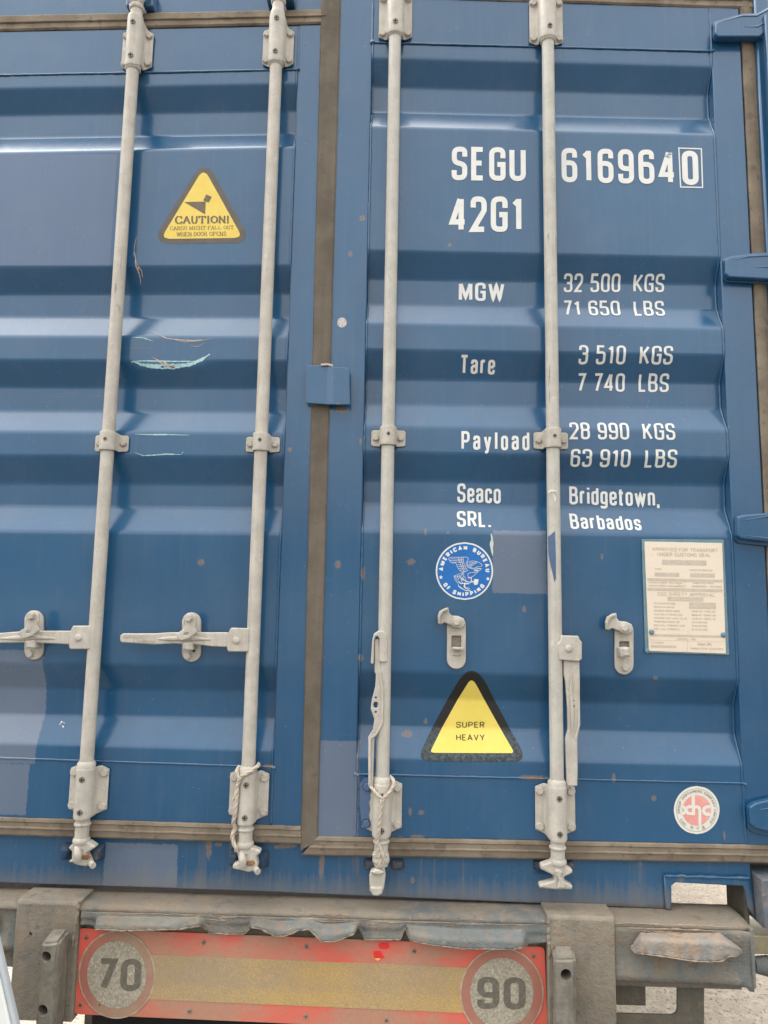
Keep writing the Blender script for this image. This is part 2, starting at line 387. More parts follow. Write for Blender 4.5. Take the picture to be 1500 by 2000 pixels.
def depth(side, x, z):
    C = CL if side == 'L' else CRR
    dent = 0
    if side == 'L' and DX0 < x < DX1:
        u = (x - DX0) / (DX1 - DX0); dent = .024 * min(1, math.sin(math.pi * u) * 1.9) * (1 - .25 * u)
    s = 0
    for dz, w in ((-.005, .25), (-.0017, .25), (.0017, .25), (.005, .25)): s += w * raw_depth(C, x, z + dz, dent)
    wob = mnoise.noise(Vector((x * 3.1, z * 4.3, 1.7 if side == 'L' else 9.2))) * .0011
    return s + wob * .6 + .0012
def hit(px, py, side='R'):
    Y = 0.0
    for _ in range(12):
        q = P(px, py, Y); Y = depth(side, q.x, q.z)
    return q
XLR = P(557, 900).x; XRL = P(711, 900).x; XRR = (P(1387, 100).x + P(1455, 1530).x) / 2
XLR = (P(583, 60).x + P(530, 1610).x) / 2; XRL = (P(727, 30).x + P(695, 1630).x) / 2
XG0 = P(619, 640).x + .0; XG0 = (P(628, 20).x + P(587, 1600).x) / 2; XG1 = (P(664, 60).x + P(640, 1000).x) / 2 # centre gasket
XRE = P(1466, 480).x                    # right edge of the right door leaf
XLE = X0 + .07
ztopL = P(300, 47, 0).z; zbotL = P(300, 1603, 0).z; ztopR = P(1250, 8, 0).z; zbotR = P(1000, 1639, 0).z
def door(side, xa, xb, wt, wb):
    # wt / wb: weld line (two photo points each) at the top and bottom of the corrugated sheet
    A, B = [P(*q) for q in wt]; Cc, Dd = [P(*q) for q in wb]
    zt = lambda x: A.z + (B.z - A.z) * (x - A.x) / (B.x - A.x)
    zb = lambda x: Cc.z + (Dd.z - Cc.z) * (x - Cc.x) / (Dd.x - Cc.x)
    nx, nz = 40, 760; rows = []
    for j in range(nz + 1):
        r = []
        for i in range(nx + 1):
            x = xa + (xb - xa) * i / nx; z = zt(x) + (zb(x) - zt(x)) * j / nz
            r.append((x, depth(side, x, z), z))
        rows.append(r)
    b = MB(); b.grid(rows)
    o = b.build('door', M_BLUE, CT); o['label'] = 'left door with caution triangle' if side == 'L' else 'right door with white lettering'
    return o, zt, zb
dL, ztL, zbL = door('L', XLE + .09, XLR, ((0, 147), (580, 136)), ((0, 1480), (500, 1497)))
dR, ztR, zbR = door('R', XRL, XRR, ((727, 83), (1387, 100)), ((698, 1512), (1455, 1530)))
def quadbox(b, xa, xb, z0f, z1f, y0, y1, n=8):
    """a bar between two slightly sloping heights, front at y0"""
    for k in range(n):
        xs = [xa + (xb - xa) * k / n, xa + (xb - xa) * (k + 1) / n]
    rows = []
    ring = lambda x: [(x, y0, z0f(x)), (x, y0, z1f(x)), (x, y1, z1f(x)), (x, y1, z0f(x))]
    rows = [ring(xa + (xb - xa) * k / n) for k in range(n + 1)]
    b.grid(rows, 0, False, True); b.add(rows[0], [(0, 1, 2, 3)]); b.add(rows[-1], [(0, 1, 2, 3)])
lin = lambda a, b: (lambda x, A=P(*a), B=P(*b): A.z + (B.z - A.z) * (x - A.x) / (B.x - A.x))
gtL_b = lin((0, 62), (500, 52)); gbL_t = lin((0, 1596), (585, 1613)); gtR_b = lin((1000, 0), (1440, 17)); gbR_t = lin((620, 1633), (1500, 1650))
def stile(dr, xa, xb, ztf, zbf):
    b = MB(); n = 30; rows = []
    for k in range(n + 1):
        t = k / n; r = []
        w = mnoise.noise(Vector((xa * 5, t * 3, 3))) * .0006
        for x, y in ((xa, .05), (xa, .0), (xb, .0), (xb, .05)):
            z = ztf(x) + (zbf(x) - ztf(x)) * t; r.append((x, y + (w if y == 0 else 0), z))
        rows.append(r)
    b.grid(rows, 0, False, True); b.add(rows[0], [(0, 1, 2, 3)]); b.add(rows[-1], [(0, 1, 2, 3)])
    b.build('stile', M_BLUE, dr, bevel=.003)
stile(dL, XLR, XG0 + .016, gtL_b, gbL_t); stile(dL, XLE, XLE + .09, gtL_b, gbL_t)
stile(dR, XG1 - .016, XRL, gtR_b, gbR_t); stile(dR, XRR, XRE, gtR_b, gbR_t)
for dr, xa, xb, a, bb in ((dL, XLE + .09, XLR, gtL_b, ztL), (dL, XLE + .09, XLR, zbL, gbL_t), (dR, XRL, XRR, gtR_b, ztR), (dR, XRL, XRR, zbR, gbR_t)):
    b = MB(); quadbox(b, xa, xb, a, bb, .0005, .05); b.build('rail', M_BLUE, dr, bevel=.0015)
def weld(dr, pts, r=.0028):
    pts = [Vector(p) for p in pts]; out = []
    for i, p in enumerate(pts):
        n = mnoise.noise_vector(p * 60) * .0007; out.append(p + n)
    rs = [r * (1 + .35 * mnoise.noise(p * 120)) for p in pts]
    b = MB(); b.tube(out, rs, 8); b.build('weld', M_BLUE, dr)
def line(a, b, n): return [Vector(a).lerp(Vector(b), i / n) for i in range(n + 1)]
for dr, side, xa, xb, zt_, zb_, gt, gb in ((dL, 'L', XLE + .09, XLR, ztL, zbL, gtL_b, gbL_t), (dR, 'R', XRL, XRR, ztR, zbR, gtR_b, gbR_t)):
    weld(dr, line((xa, 0, zt_(xa)), (xb, 0, zt_(xb)), 90)); weld(dr, line((xa, 0, zb_(xa)), (xb, 0, zb_(xb)), 90))
    for x, s in ((xa, 1), (xb, -1)):
        if side == 'L' and s == 1: continue
        n = 300; path = []
        for k in range(n + 1):
            z = zt_(x) + (zb_(x) - zt_(x)) * k / n; path.append((x + s * .0022, depth(side, x, z) - .0005, z))
        weld(dr, path, .0032)
        weld(dr, line((x, 0, gt(x) - .004), (x, 0, zt_(x)), 14), .0034); weld(dr, line((x, 0, zb_(x)), (x, 0, gb(x) + .004), 14), .0034)
        weld(dr, line((x - .006, 0, zt_(x) - .002), (x + .006, -.001, zt_(x) + .002), 4), .005); weld(dr, line((x - .006, 0, zb_(x) + .001), (x + .006, -.001, zb_(x) - .003), 4), .005)

# gaskets: a ridged rubber strip swept between two lines
def gasket(a0, a1, b0, b1, prof, mat=M_GASK, n=120, label=None, seed=0, Y=0):
    """a0,a1 = one edge (photo px), b0,b1 = other edge"""
    A0, A1, B0, B1 = [P(*q, Y) for q in (a0, a1, b0, b1)]; rows = []
    for i in range(n + 1):
        t = i / n; a = A0.lerp(A1, t); c = B0.lerp(B1, t); r = []
        for u, y in prof:
            p = a.lerp(c, u); w = mnoise.noise(Vector((p.x * 9, p.z * 9, seed))) * .0012; q = mnoise.noise(Vector((p.x * 34, p.z * 34, seed + 5))) * .0006
            p.y = y + w + q; off = (c - a).normalized() * (mnoise.noise(Vector((t * 30, u, seed))) * .0010); r.append(p + off)
        rows.append(r)
    b = MB(); b.grid(rows, 0, True); o = b.build('door_gasket', mat, CT)
    m_ = o.modifiers.new('e', 'EDGE_SPLIT'); m_.split_angle = R(28)
    if label: o['label'] = label
    return o
HP = [(0, .02), (0, -.002), (.04, -.006), (.18, -.007), (.24, -.0035), (.46, -.0035), (.5, -.008), (.55, -.008), (.58, -.004), (.90, -.002), (1, .002), (1, .03)]
gasket((-260, 1588), (588, 1613), (-260, 1624), (588, 1649), HP, label='bottom gasket of the left door', seed=1)
gasket((620, 1633), (1530, 1651), (588, 1671), (1530, 1687), HP, label='bottom gasket of the right door', seed=2)
gasket((-260, 36), (636, 19), (-260, 67), (636, 47), [(0, .03), (0, -.001), (.08, -.004), (.44, -.004), (.48, -.008), (.54, -.008), (.58, -.003), (.92, -.005), (1, -.001), (1, .02)], label='top gasket of the left door', seed=3)
gasket((628, -34), (1530, -14), (628, -9), (1530, 20), [(0, .03), (0, -.001), (.08, -.004), (.44, -.004), (.48, -.008), (.54, -.008), (.58, -.003), (.92, -.005), (1, -.001), (1, .02)], label='top gasket of the right door', seed=4)
VP_ = [(0, .03), (0, -.002), (.05, -.0055), (.45, -.0065), (.55, -.0050), (.9, -.0055), (.97, -.003), (1, .01)]
gasket((628, -30), (587, 1660), (668, -30), (621, 1640), VP_, M_GASKV, 200, 'dark centre gasket between the doors', 5)
gasket((1444, -5), (1526, 1660), (1480, -5), (1565, 1660), [(0, .02), (0, -.001), (.06, -.004), (.4, -.005), (.55, -.002), (.7, 0), (.95, .004), (1, .02)], M_GASK, 160, 'gasket along the hinges of the right door', 6)

# rear frame: header, sill, posts, body
hz0 = P(300, 45, .018).z
b = MB(); b.box(X0 + .03, X1 - .03, .016, .10, hz0 - .03, ZT); b.build('header', M_BLUE, CT, bevel=.006)
SY = .016
sill_out = [(-330, 1560), (1464, 1648), (1466, 1700), (1478, 1797), (1461, 1773), (1456, 1738), (1451, 1731), (1319, 1724), (1312, 1730), (1312, 1778), (1303, 1778), (1298, 1775), (900, 1758), (500, 1741), (0, 1724), (-330, 1712)]
plate('sill', sill_out, [], SY, .010, M_SILL, CT, .002)
b = MB(); b.box(X0 + .05, P(1296, 1740, SY).x, .034, .12, TZ0 + .0015, ZB + .05); b.build('sill_gap_blocker', M_SILL, CT)  # box added to block the bright see-through gap under the sill
# raised frame round the pocket in the sill
pk = [(1297, 1709), (1390, 1711), (1463, 1716), (1477, 1796), (1461, 1774), (1456, 1739), (1451, 1731), (1318, 1724), (1312, 1730), (1312, 1779), (1300, 1777)]
plate('pocket_frame', pk, [], SY - .009, .009, M_SILL, CT, .003)
pts = [P(x, y, SY - .009) + Vector((0, 0, mnoise.noise(Vector((x * .08, 3, 0))) * .004)) for x, y in [(1299 + i * 4.1, 1710.5 + i * .12) for i in range(41)]]
b = MB(); b.tube(pts, [.004 + .002 * mnoise.noise(p * 50) for p in pts], 8); b.build('pocket_weld', M_SILL, CT)
b = MB(); q0 = P(1457, 1740, SY); b.box(q0.x, q0.x + .012, SY + .011, .13, ZB - .05, q0.z + .02); b.build('pocket_cheek', M_OLIVE, CT, bevel=.002)
for xa, xb in ((X0, X0 + .045), (X1 - .045, X1)):
    b = MB(); b.box(xa, xb, -.012, .16, ZB + .10, ZT - .1); b.build('corner_post', M_BLUE, CT, bevel=.006)
M_CAST = trailer_mat('rusty_casting', (.36, .26, .19), (.11, .15, .19), .42, .5)
for xa, xb, zz in ((X0 - .004, X0 + .09, ZB - .03), (0, 0, ZB - .03), (X0, X0 + .16, ZT - .1), (X1 - .16, X1, ZT - .1)):
    b = MB()
    if xa == 0:
        c0 = P(1488, 1718, -.03); c1 = P(1491, 1814, -.03); b.box(c0.x, c0.x + .16, -.03, .14, c1.z, c0.z)
    else: b.box(xa, xb, -.004, .15, zz, zz + .118)
    b.build('corner_casting', M_CAST, CT, bevel=.003, seg=2)
b = MB(); b.box(X0, X0 + .03, .10, 12, ZB + .03, ZT - .03); b.build('side_wall', M_BLUE, CT)
b = MB(); b.box(X1 - .03, X1, .161, 12, ZB + .17, ZT - .03); b.build('side_wall', M_BLUE, CT)
b = MB(); b.box(X0 + .032, X1 - .032, .11, 12, ZT - .06, ZT - .02); b.build('roof', M_BLUE, CT)
b = MB(); b.box(X0 + .032, X1 - .032, .06, 12, P(640, 1690, .06).z + .03, P(640, 1690, .06).z + .06); b.build('container_floor', M_OLIVE, CT)
b = MB(); b.box(X0 + .032, X1 - .032, 11.98, 12.02, ZB + .03, ZT - .06); b.build('front_wall', M_BLUE, CT)

# ---------------------------------------------------------------- studs
def hexbolt(parent, px, py, Y, r=.0095, h=.007, mat=None, name='bolt', rot=None, washer=True):
    c = P(px, py, Y - h); b = MB(); a0 = random.random() if rot is None else rot
    if washer: b.disc(c, r * 1.12, Y, Y - .0015, 16)
    ring = lambda rr, y: [(c.x + rr * math.cos(a0 + k * math.pi / 3), y, c.z + rr * math.sin(a0 + k * math.pi / 3)) for k in range(6)]
    ring2 = lambda rr, y: [(c.x + rr * math.cos(a0 + k * math.pi / 3), y, c.z + rr * math.sin(a0 + k * math.pi / 3)) for k in range(6)]
    b.grid([ring(r, Y - .001), ring(r, Y - h * .85), ring2(r * .86, Y - h)], 0, False, True); b.add(ring2(r * .86, Y - h), [tuple(range(6))])
    return b.build(name, mat or M_WHITE, parent)
def screw(parent, c, r=.0072):
    c = Vector(c); b = MB(); b.disc(c, r, c.y + .003, c.y - .0012, 14, 0)
    b.box(c.x - r * .8, c.x + r * .8, c.y - .0017, c.y - .0008, c.z - r * .14, c.z + r * .14, 1)
    b.box(c.x - r * .14, c.x + r * .14, c.y - .0019, c.y - .0008, c.z - r * .8, c.z + r * .8, 1)
    return b.build('screw', [M_SCREW, M_DARK], parent)
M_SCREW2 = simple('stamped_shade', (.30, .265, .22), (.38, .34, .28), .6, 200, .1)
M_SCREW = simple('dark_screw', (.16, .15, .12), (.24, .22, .18), .5, 200, .1)

# ---------------------------------------------------------------- locking bars
BY, BR = -.030, .0172
BARS = []
M_KEEPB = trailer_mat('grimy_blue_keeper', (.10, .115, .125), (.02, .06, .12), .5, .3)
M_KEEP = trailer_mat('rusty_keeper', (.16, .07, .04), (.03, .05, .08), .5, .25)
def pipe_x(a, b): A, B = P(*a, BY), P(*b, BY); return (A.x + B.x) / 2
bars = [pipe_x((259.7, 133), (170, 1480)), pipe_x((539, 133), (485.5, 1480)), pipe_x((771, 83), (747.5, 1500)), pipe_x((1070.3, 90), (1087, 1480))]
ends = [(35, 1597), (27, 1605), (-40, 1630), (-30, 1640)]
def zat(py, x, Y=BY):
    # height at photo row py on the vertical line through x at depth Y
    px = 750
    for _ in range(30):
        q = P(px, py, Y); px += (x - q.x) * F / D
    return P(px, py, Y).z
blabel = ['first locking bar from the left', 'second locking bar from the left', 'third locking bar from the left', 'locking bar furthest right']
cams = [
 [(150, 1643), (137, 1652), (133, 1657), (140, 1664), (139, 1680), (132, 1683), (150, 1690), (168, 1693), (176, 1688), (171, 1676), (167, 1668), (185, 1656), (184, 1653), (172, 1645)],
 [(466, 1653), (455, 1661), (463, 1667), (466, 1685), (454, 1690), (454, 1697), (485, 1704), (500, 1701), (503, 1690), (500, 1673), (508, 1667), (508, 1662), (490, 1655)],
 [(727, 1668), (758, 1668), (760, 1678), (752, 1690), (751, 1698), (753, 1712), (750, 1735), (746, 1747), (738, 1751), (728, 1750), (722, 1740), (721, 1712), (724, 1703), (735, 1698), (733, 1690)],
 [(1075, 1684), (1057, 1690), (1057, 1699), (1075, 1707), (1083, 1712), (1083, 1721), (1055, 1728), (1053, 1735), (1085, 1738), (1118, 1738), (1119, 1731), (1103, 1722), (1102, 1713), (1118, 1706), (1119, 1700), (1103, 1691), (1100, 1684)]]
for i, x in enumerate(bars):
    zt = ZT - .12; zb = zat([1655, 1664, 1690, 1700][i], x)
    nk = zat([1607, 1617, 1641, 1653][i], x); rg = zat([1640, 1648, 1678, 1682][i], x); ztn = zat([36, 27, -40, -30][i], x); ztr = zat([18, 5, -66, -56][i], x)
    path = [(x, BY, zt)]; n = 40
    path = line((x, BY, zt), (x, BY, zb), n)
    path = [p + Vector((mnoise.noise(Vector((i, p.z * 1.3, 0))) * .0008, 0, 0)) for p in path]
    b = MB(); b.tube(path, BR, 28)
    o = b.build('locking_bar', M_GALV if i > 1 else M_WHITE, CT); o['label'] = blabel[i]
    for z0, z1, r in ((nk + .002, nk - .006, BR + .0035), (rg + .006, rg - .008, BR + .004), (ztn + .006, ztn - .003, BR + .003), (ztr + .008, ztr - .006, BR + .004)):
        b = MB(); b.tube([(x, BY, z0), (x, BY, z0 * .75 + z1 * .25), (x, BY, z0 * .25 + z1 * .75), (x, BY, z1)], [r * .9, r, r, r * .9], 24); b.build('collar', M_WHITE, o)
    oc = fillet(cams[i], 3, True, 3)
    plate('locking_cam', oc, [], BY - .012, .026, M_WHITE, o, .004, res=2)
    if i == 3:
        plate('cam_rib', fillet([(1084, 1700), (1092, 1698), (1099, 1704), (1097, 1714), (1104, 1727), (1107, 1736), (1088, 1737), (1092, 1722), (1086, 1712)], 3, True, 3), [], BY - .020, .01, M_WHITE, o, .004, res=2)
    if i == 2:
        plate('cam_lip', fillet([(722, 1703), (735, 1698), (748, 1702), (750, 1707), (742, 1710), (728, 1708)], 3, True, 3), [], BY - .024, .014, M_WHITE, o, .004, res=2)
        plate('cam_lip', fillet([(721, 1733), (748, 1733), (746, 1746), (738, 1751), (727, 1749)], 4, True, 3), [], BY - .020, .010, M_WHITE, o, .004, res=2)
        b = MB(); c = P(743, 1685, BY); b.tube([c + Vector((0, 0, .02)), c + Vector((0, 0, .004)), c + Vector((0, 0, -.012))], [.021, .018, .011], 20); b.build('cam_neck', M_WHITE, o)
    if i < 2:
        ox = [0, 322][i]; oy = [0, 12][i]
        b = MB(); b.tube([P(150 + ox, 1652 + oy, BY - .012), P(152 + ox, 1668 + oy, BY - .024), P(152 + ox, 1682 + oy, BY - .016)], [.006, .010, .007], 12); b.build('cam_rib', M_WHITE, o)
        plate('rust_flake', fillet([(160 + ox, 1671 + oy), (172 + ox, 1669 + oy), (176 + ox, 1675 + oy), (170 + ox, 1680 + oy), (160 + ox, 1679 + oy)], 2, True, 2), [], BY - .016, .006, M_RUST, o, .0015)
        b = MB(); b.tube([P(174 + ox, 1681 + oy, BY), P(182 + ox, 1691 + oy, BY - .02)], [.008, .0075], 12); b.build('cam_stub', M_WHITE, o)
    # upper cam, half cut by the top of the picture
    zc = ztr + .005
    b = MB(); b.tube([(x, BY, zc), (x + .004, BY - .004, zc + .018), (x + .022, BY - .012, zc + .034), (x + .024, BY - .012, zc + .06)], [.017, .015, .012, .011], 14); b.tube([(x, BY - .006, zc + .01), (x - .016, BY - .014, zc + .03), (x - .018, BY - .014, zc + .06)], [.014, .012, .010], 12); b.build('locking_cam', M_WHITE, o)
    # keepers welded to sill and header
    kp = [[(131, 1664), (190, 1666)], [(458, 1676), (512, 1680)], [(724, 1689), (776, 1690)], [(1056, 1692), (1108, 1692)]][i]
    for j, (kx, ky) in enumerate(kp):
        c = P(kx, ky, SY - .012); b = MB(); s = 1 if j else -1
        w = .016 if i < 2 else .019
        b.add([(c.x + sx * w * (1 if yy > 0 else .55), SY + .001 if yy > 0 else SY - (.034 if i < 2 else .022), c.z + sz * (.020 if i < 2 else .012) * (1 if yy > 0 else .6)) for yy in (1, -1) for sx in (-1, 1) for sz in (-1, 1)],
              [(0, 1, 3, 2), (4, 6, 7, 5), (0, 4, 5, 1), (2, 3, 7, 6), (0, 2, 6, 4), (1, 5, 7, 3)])
        k = b.build('cam_keeper', M_KEEPB if i < 2 else M_KEEP, CT, bevel=.005, seg=3)
        b = MB(); ct = Vector((x + (.028 if j else -.024), 0, ztr + .03)); b.box(ct.x - .014, ct.x + .014, -.022, .017, ct.z - .012, ct.z + .05); b.build('cam_keeper', M_BLUE, CT, bevel=.005, seg=3)
    BARS.append(o)

# bearing brackets: plate with four hex bolts, sleeve over the bar with two screws
def bracket(x, yt, yb, half, st, sb, mat=M_WHITE, label=None, boltskip=()):
    """yt, yb photo rows of the plate, st, sb rows of the sleeve"""
    z1, z0 = zat(yt, x + half, -.006), zat(yb, x + half, -.006); s1, s0 = zat(st, x), zat(sb, x)
    rows = []; n = 26; R_ = BR + .0045
    root = None
    b = MB()
    # plate profile across x: flat ear, rise, half cylinder, fall, flat ear
    prof = [(-half, -.006), (-R_ - .009, -.006), (-R_ - .004, -.008), (-R_ - .0005, -.013)]
    prof += [(-R_ * math.cos(a), BY - R_ * math.sin(a)) for a in [math.pi * k / 14 for k in range(15)]]
    prof += [(R_ + .0005, -.013), (R_ + .004, -.008), (R_ + .009, -.006), (half, -.006)]
    m_ = len(prof)
    zs = 16
    for k in range(zs + 1):
        t = k / zs; r = []
        for u, y in prof:
            mid = max(0, 1 - max(0, abs(u) - R_ * .55) / (R_ * .9)); mid = mid * mid * (3 - 2 * mid)
            zt_ = z1 + (s1 - z1) * mid; zb_ = z0 + (s0 - z0) * mid
            if abs(u) > half - .001:   # rounded ear corners
                zt_ -= .008; zb_ += .008
            z = zt_ + (zb_ - zt_) * t
            r.append((x + u, y, z))
        rows.append(r)
    # add near-edge columns for corner rounding
    b.grid(rows, 0, True)
    o = b.build('bearing_bracket', mat, CT, solid=.004)
    mo = o.modifiers.new('bv', 'BEVEL'); mo.width = .0014; mo.segments = 2; mo.limit_method = 'ANGLE'; mo.angle_limit = R(50)
    if label: o['label'] = label
    w = half - .011
    for sx in (-1, 1):
        for kz, zz in ((0, z1 - .017), (1, z0 + .017)):
            hexbolt_w(o, (x + sx * w, -.0085, zz), mat=M_BLUEB if (sx, kz) in boltskip else None)
    L = s1 - s0
    screw(o, (x + .001, BY - R_ - .0032, s1 - L * .20)); screw(o, (x + .001, BY - R_ - .0032, s0 + L * .16))
    return o
def hexbolt_w(parent, c, r=.0102, h=.007, mat=None):
    c = Vector(c); a0 = random.random(); Y = c.y; b = MB()
    b.disc(c, r * 1.15, Y + .003, Y - .001, 16)
    ring = lambda rr, y: [(c.x + rr * math.cos(a0 + k * math.pi / 3), y, c.z + rr * math.sin(a0 + k * math.pi / 3)) for k in range(6)]
    b.grid([ring(r, Y), ring(r, Y - h * .8), ring(r * .84, Y - h)], 0, False, True); b.add(ring(r * .84, Y - h), [tuple(range(6))])
    return b.build('bolt', mat or M_WHITE, parent)
M_BLUEB = simple('overpainted_blue', (.07, .12, .22), (.09, .14, .25), .5, 30, .1)
bracket(bars[0], 62, 136, .045, 35, 136, label='upper bracket of the first locking bar'); bracket(bars[1], 58, 130, .045, 28, 128, label='upper bracket of the second locking bar')
bracket(bars[2], -10, 78, .048, -38, 72, label='upper bracket of the third locking bar'); bracket(bars[3], -2, 88, .048, -28, 80, label='upper bracket of the fourth locking bar')
bracket(bars[0], 1495, 1587, .050, 1499, 1598, label='lower bracket of the first locking bar'); bracket(bars[1], 1505, 1598, .050, 1509, 1608, label='lower bracket of the second locking bar')
bracket(bars[2], 1524, 1623, .050, 1529, 1634, label='lower bracket of the third locking bar, its left ear overpainted blue', boltskip=((-1, 0), (-1, 1)))
bracket(bars[3], 1531, 1628, .050, 1534, 1641, label='lower bracket of the fourth locking bar')
for i, y in enumerate((1494, 1503, 1524, 1530)):     # thrust collars above the lower brackets
    z = zat(y, bars[i]); b = MB(); b.tube([(bars[i], BY, z + .010), (bars[i], BY, z + .005), (bars[i], BY, z - .007)], [BR + .001, BR + .0055, BR + .0055], 24); b.build('collar', M_WHITE, BARS[i])
for i, y in enumerate((133, 124, 68, 78)):
    z = zat(y, bars[i]); b = MB(); b.tube([(bars[i], BY, z + .004), (bars[i], BY, z - .006), (bars[i], BY, z - .010)], [BR + .005, BR + .005, BR + .001], 24); b.build('collar', M_WHITE, BARS[i])
# overpainted left ear of the third lower bracket, a thin ragged paint film
rg_ = [(711, 1519), (727, 1517), (727, 1546), (722, 1552), (724, 1560), (720, 1566), (723, 1580), (720, 1592), (722, 1602), (720, 1614), (713, 1616), (706, 1605), (702, 1570), (703, 1530)]
plate('paint_patch', rg_, [], -.0095, .0010, M_BLUEB, CT, .0002)

# mid clamps
def clamp(i, xl, xr, yt, yb, label):
    x = bars[i]; z1, z0 = zat(yt + 3, x, -.01), zat(yb - 3, x, -.01); R_ = BR + .0035; half = .046
    prof = [(-half, -.004), (-half + .004, -.0042), (-R_ - .006, -.0042), (-R_ - .001, -.009)] + [(-R_ * math.cos(a), BY - R_ * math.sin(a)) for a in [math.pi * k / 14 for k in range(15)]] + [(R_ + .001, -.009), (R_ + .006, -.0042), (half - .004, -.0042), (half, -.004)]
    rows = []
    for k in range(9):
        t = k / 8; r = []
        for u, y in prof:
            mid = max(0, 1 - max(0, abs(u) - R_ * .8) / (R_ * .6)); e = .004 * mid - (.004 if abs(u) >= half - .0001 else 0)
            r.append((x + u, y, z1 + e + (z0 - z1 - 2 * e) * t))
        rows.append(r)
    b = MB(); b.grid(rows, 0, True); o = b.build('bar_clamp', M_WHITE, CT, solid=.0035)
    mo = o.modifiers.new('bv', 'BEVEL'); mo.width = .001; mo.segments = 2; mo.limit_method = 'ANGLE'; mo.angle_limit = R(50)
    o['label'] = label; zm = (z0 + z1) / 2
    hexbolt_w(o, (x - half + .012, -.007, zm), .008); hexbolt_w(o, (x + half - .012, -.007, zm), .008); screw(o, (x + .001, BY - R_ - .002, zm + .003), .0048)
clamp(0, 188, 258, 847, 884, 'clamp of the first locking bar'); clamp(1, 483, 552, 850, 885, 'clamp of the second locking bar')
clamp(2, 722, 793, 837, 874, 'clamp of the third locking bar'); clamp(3, 1035, 1108, 841, 879, 'clamp of the fourth locking bar')

# ---------------------------------------------------------------- handles and keepers
def rib(parent, pts, Y, rs, name='rib', n=12, sq=.6):
    b = MB(); b.tube([P(x, y, Y) for x, y in pts], rs, n, sq=sq); b.build(name, M_WHITE, parent)
def rivet(parent, px, py, Y, r=.0085):
    b = MB(); b.disc(P(px, py, Y), r, Y + .003, Y - .003, 16, 0, .0015); b.build('rivet', M_WHITE, parent)
HY = -.040; HTXT = []
h = plate('door_handle', fillet([(-95, 1240), (-20, 1238), (35, 1233.5), (60, 1232), (140, 1232), (140, 1259), (105, 1257), (50, 1255), (-20, 1256), (-95, 1254)], 3, True, 3), [], HY, .010, M_WHITE, CT, .003, res=2); h['label'] = 'horizontal handle cut by the left edge'
rib(h, [(0, 1247), (30, 1246), (70, 1245), (108, 1247)], HY - .0015, [.0015, .006, .006, .0012])
plate('handle_hub', fillet([(142, 1222), (177, 1222), (176, 1268), (136, 1268), (134, 1262), (135, 1240), (138, 1230)], 3, True, 3), [], HY - .007, .009, M_WHITE, h, .003, res=2); rivet(h, 153, 1245.5, HY - .008)
h = plate('door_handle', fillet([(234, 1241), (240, 1237), (305, 1237), (330, 1235), (446, 1235), (446, 1264), (415, 1263), (385, 1259), (340, 1257), (303, 1259), (237, 1255), (234, 1251)], 2.5, True, 3), [], HY, .010, M_WHITE, CT, .003, res=2); h['label'] = 'horizontal handle with a stamped grip'
rib(h, [(308, 1248), (330, 1247), (375, 1247), (412, 1249)], HY - .0015, [.0012, .006, .006, .0012])
plate('handle_hub', fillet([(451, 1226), (486, 1227), (485, 1273), (446, 1273), (443, 1268), (444, 1240), (448, 1231)], 3, True, 3), [], HY - .007, .009, M_WHITE, h, .003, res=2); rivet(h, 461.5, 1251, HY - .008)
for c4 in (((241, 1247), (280, 1248), (241, 1240), (280, 1241)), ((270, 1256), (303, 1257), (270, 1250), (303, 1251))):
    HTXT.append(c4)
# third bar: handle hanging down edge-on, hooked over by its hub
h = plate('door_handle', fillet([(732, 1249), (740, 1247), (743, 1293), (747, 1325), (751, 1345), (752, 1411), (737, 1433), (731, 1440), (729, 1520), (728, 1536), (719, 1536), (719, 1440), (728, 1425), (731, 1405), (724, 1385), (726, 1367), (733, 1340), (734, 1318), (731.5, 1312)], 3, True, 3),
          [circ(734, 1377, 5, 20, 6), circ(734, 1363, 2, 12), circ(734, 1391, 2, 12)], -.046, .008, M_WHITE, CT, .0022, res=2); h['label'] = 'handle hanging edge-on beside the third locking bar'
rib(h, [(742, 1312), (747, 1345), (747, 1412), (735, 1434), (723, 1443), (722, 1530)], -.049, [.002, .0032, .0032, .003, .0034, .003])
plate('handle_hub', fillet([(724, 1297), (727, 1250), (730, 1238), (739, 1232), (749, 1233), (755, 1240), (757, 1250), (757, 1291), (753, 1294), (741, 1293), (741, 1248), (737, 1242), (733, 1244), (731, 1252), (730, 1297)], 3, True, 3), [], -.052, .028, M_WHITE, h, .003, res=2)
# fourth bar: handle hanging flat
h = plate('door_handle', fillet([(1101, 1286), (1132, 1286), (1133, 1330), (1133, 1418), (1128, 1446), (1129, 1500), (1128, 1536), (1107, 1536), (1104, 1443), (1109, 1425), (1108, 1380), (1104, 1330), (1101, 1318)], 3, True, 3), [circ(1120, 1380, 2.2, 10), circ(1120, 1369, 1.2, 8)], HY, .010, M_WHITE, CT, .003, res=2); h['label'] = 'handle hanging flat beside the fourth locking bar'
rib(h, [(1117, 1320), (1115, 1345), (1118, 1400), (1117, 1438)], HY - .002, [.001, .0045, .0045, .001])
rib(h, [(1131, 1322), (1131, 1415), (1124, 1442)], HY - .002, [.001, .003, .002])
plate('handle_hub', fillet([(1096, 1241), (1130, 1242), (1133, 1250), (1137, 1254), (1137, 1287), (1132, 1292), (1093, 1289), (1088, 1258), (1094, 1252)], 3, True, 3), [], HY - .009, .010, M_WHITE, h, .003, res=2); rivet(h, 1111, 1267, HY - .010)
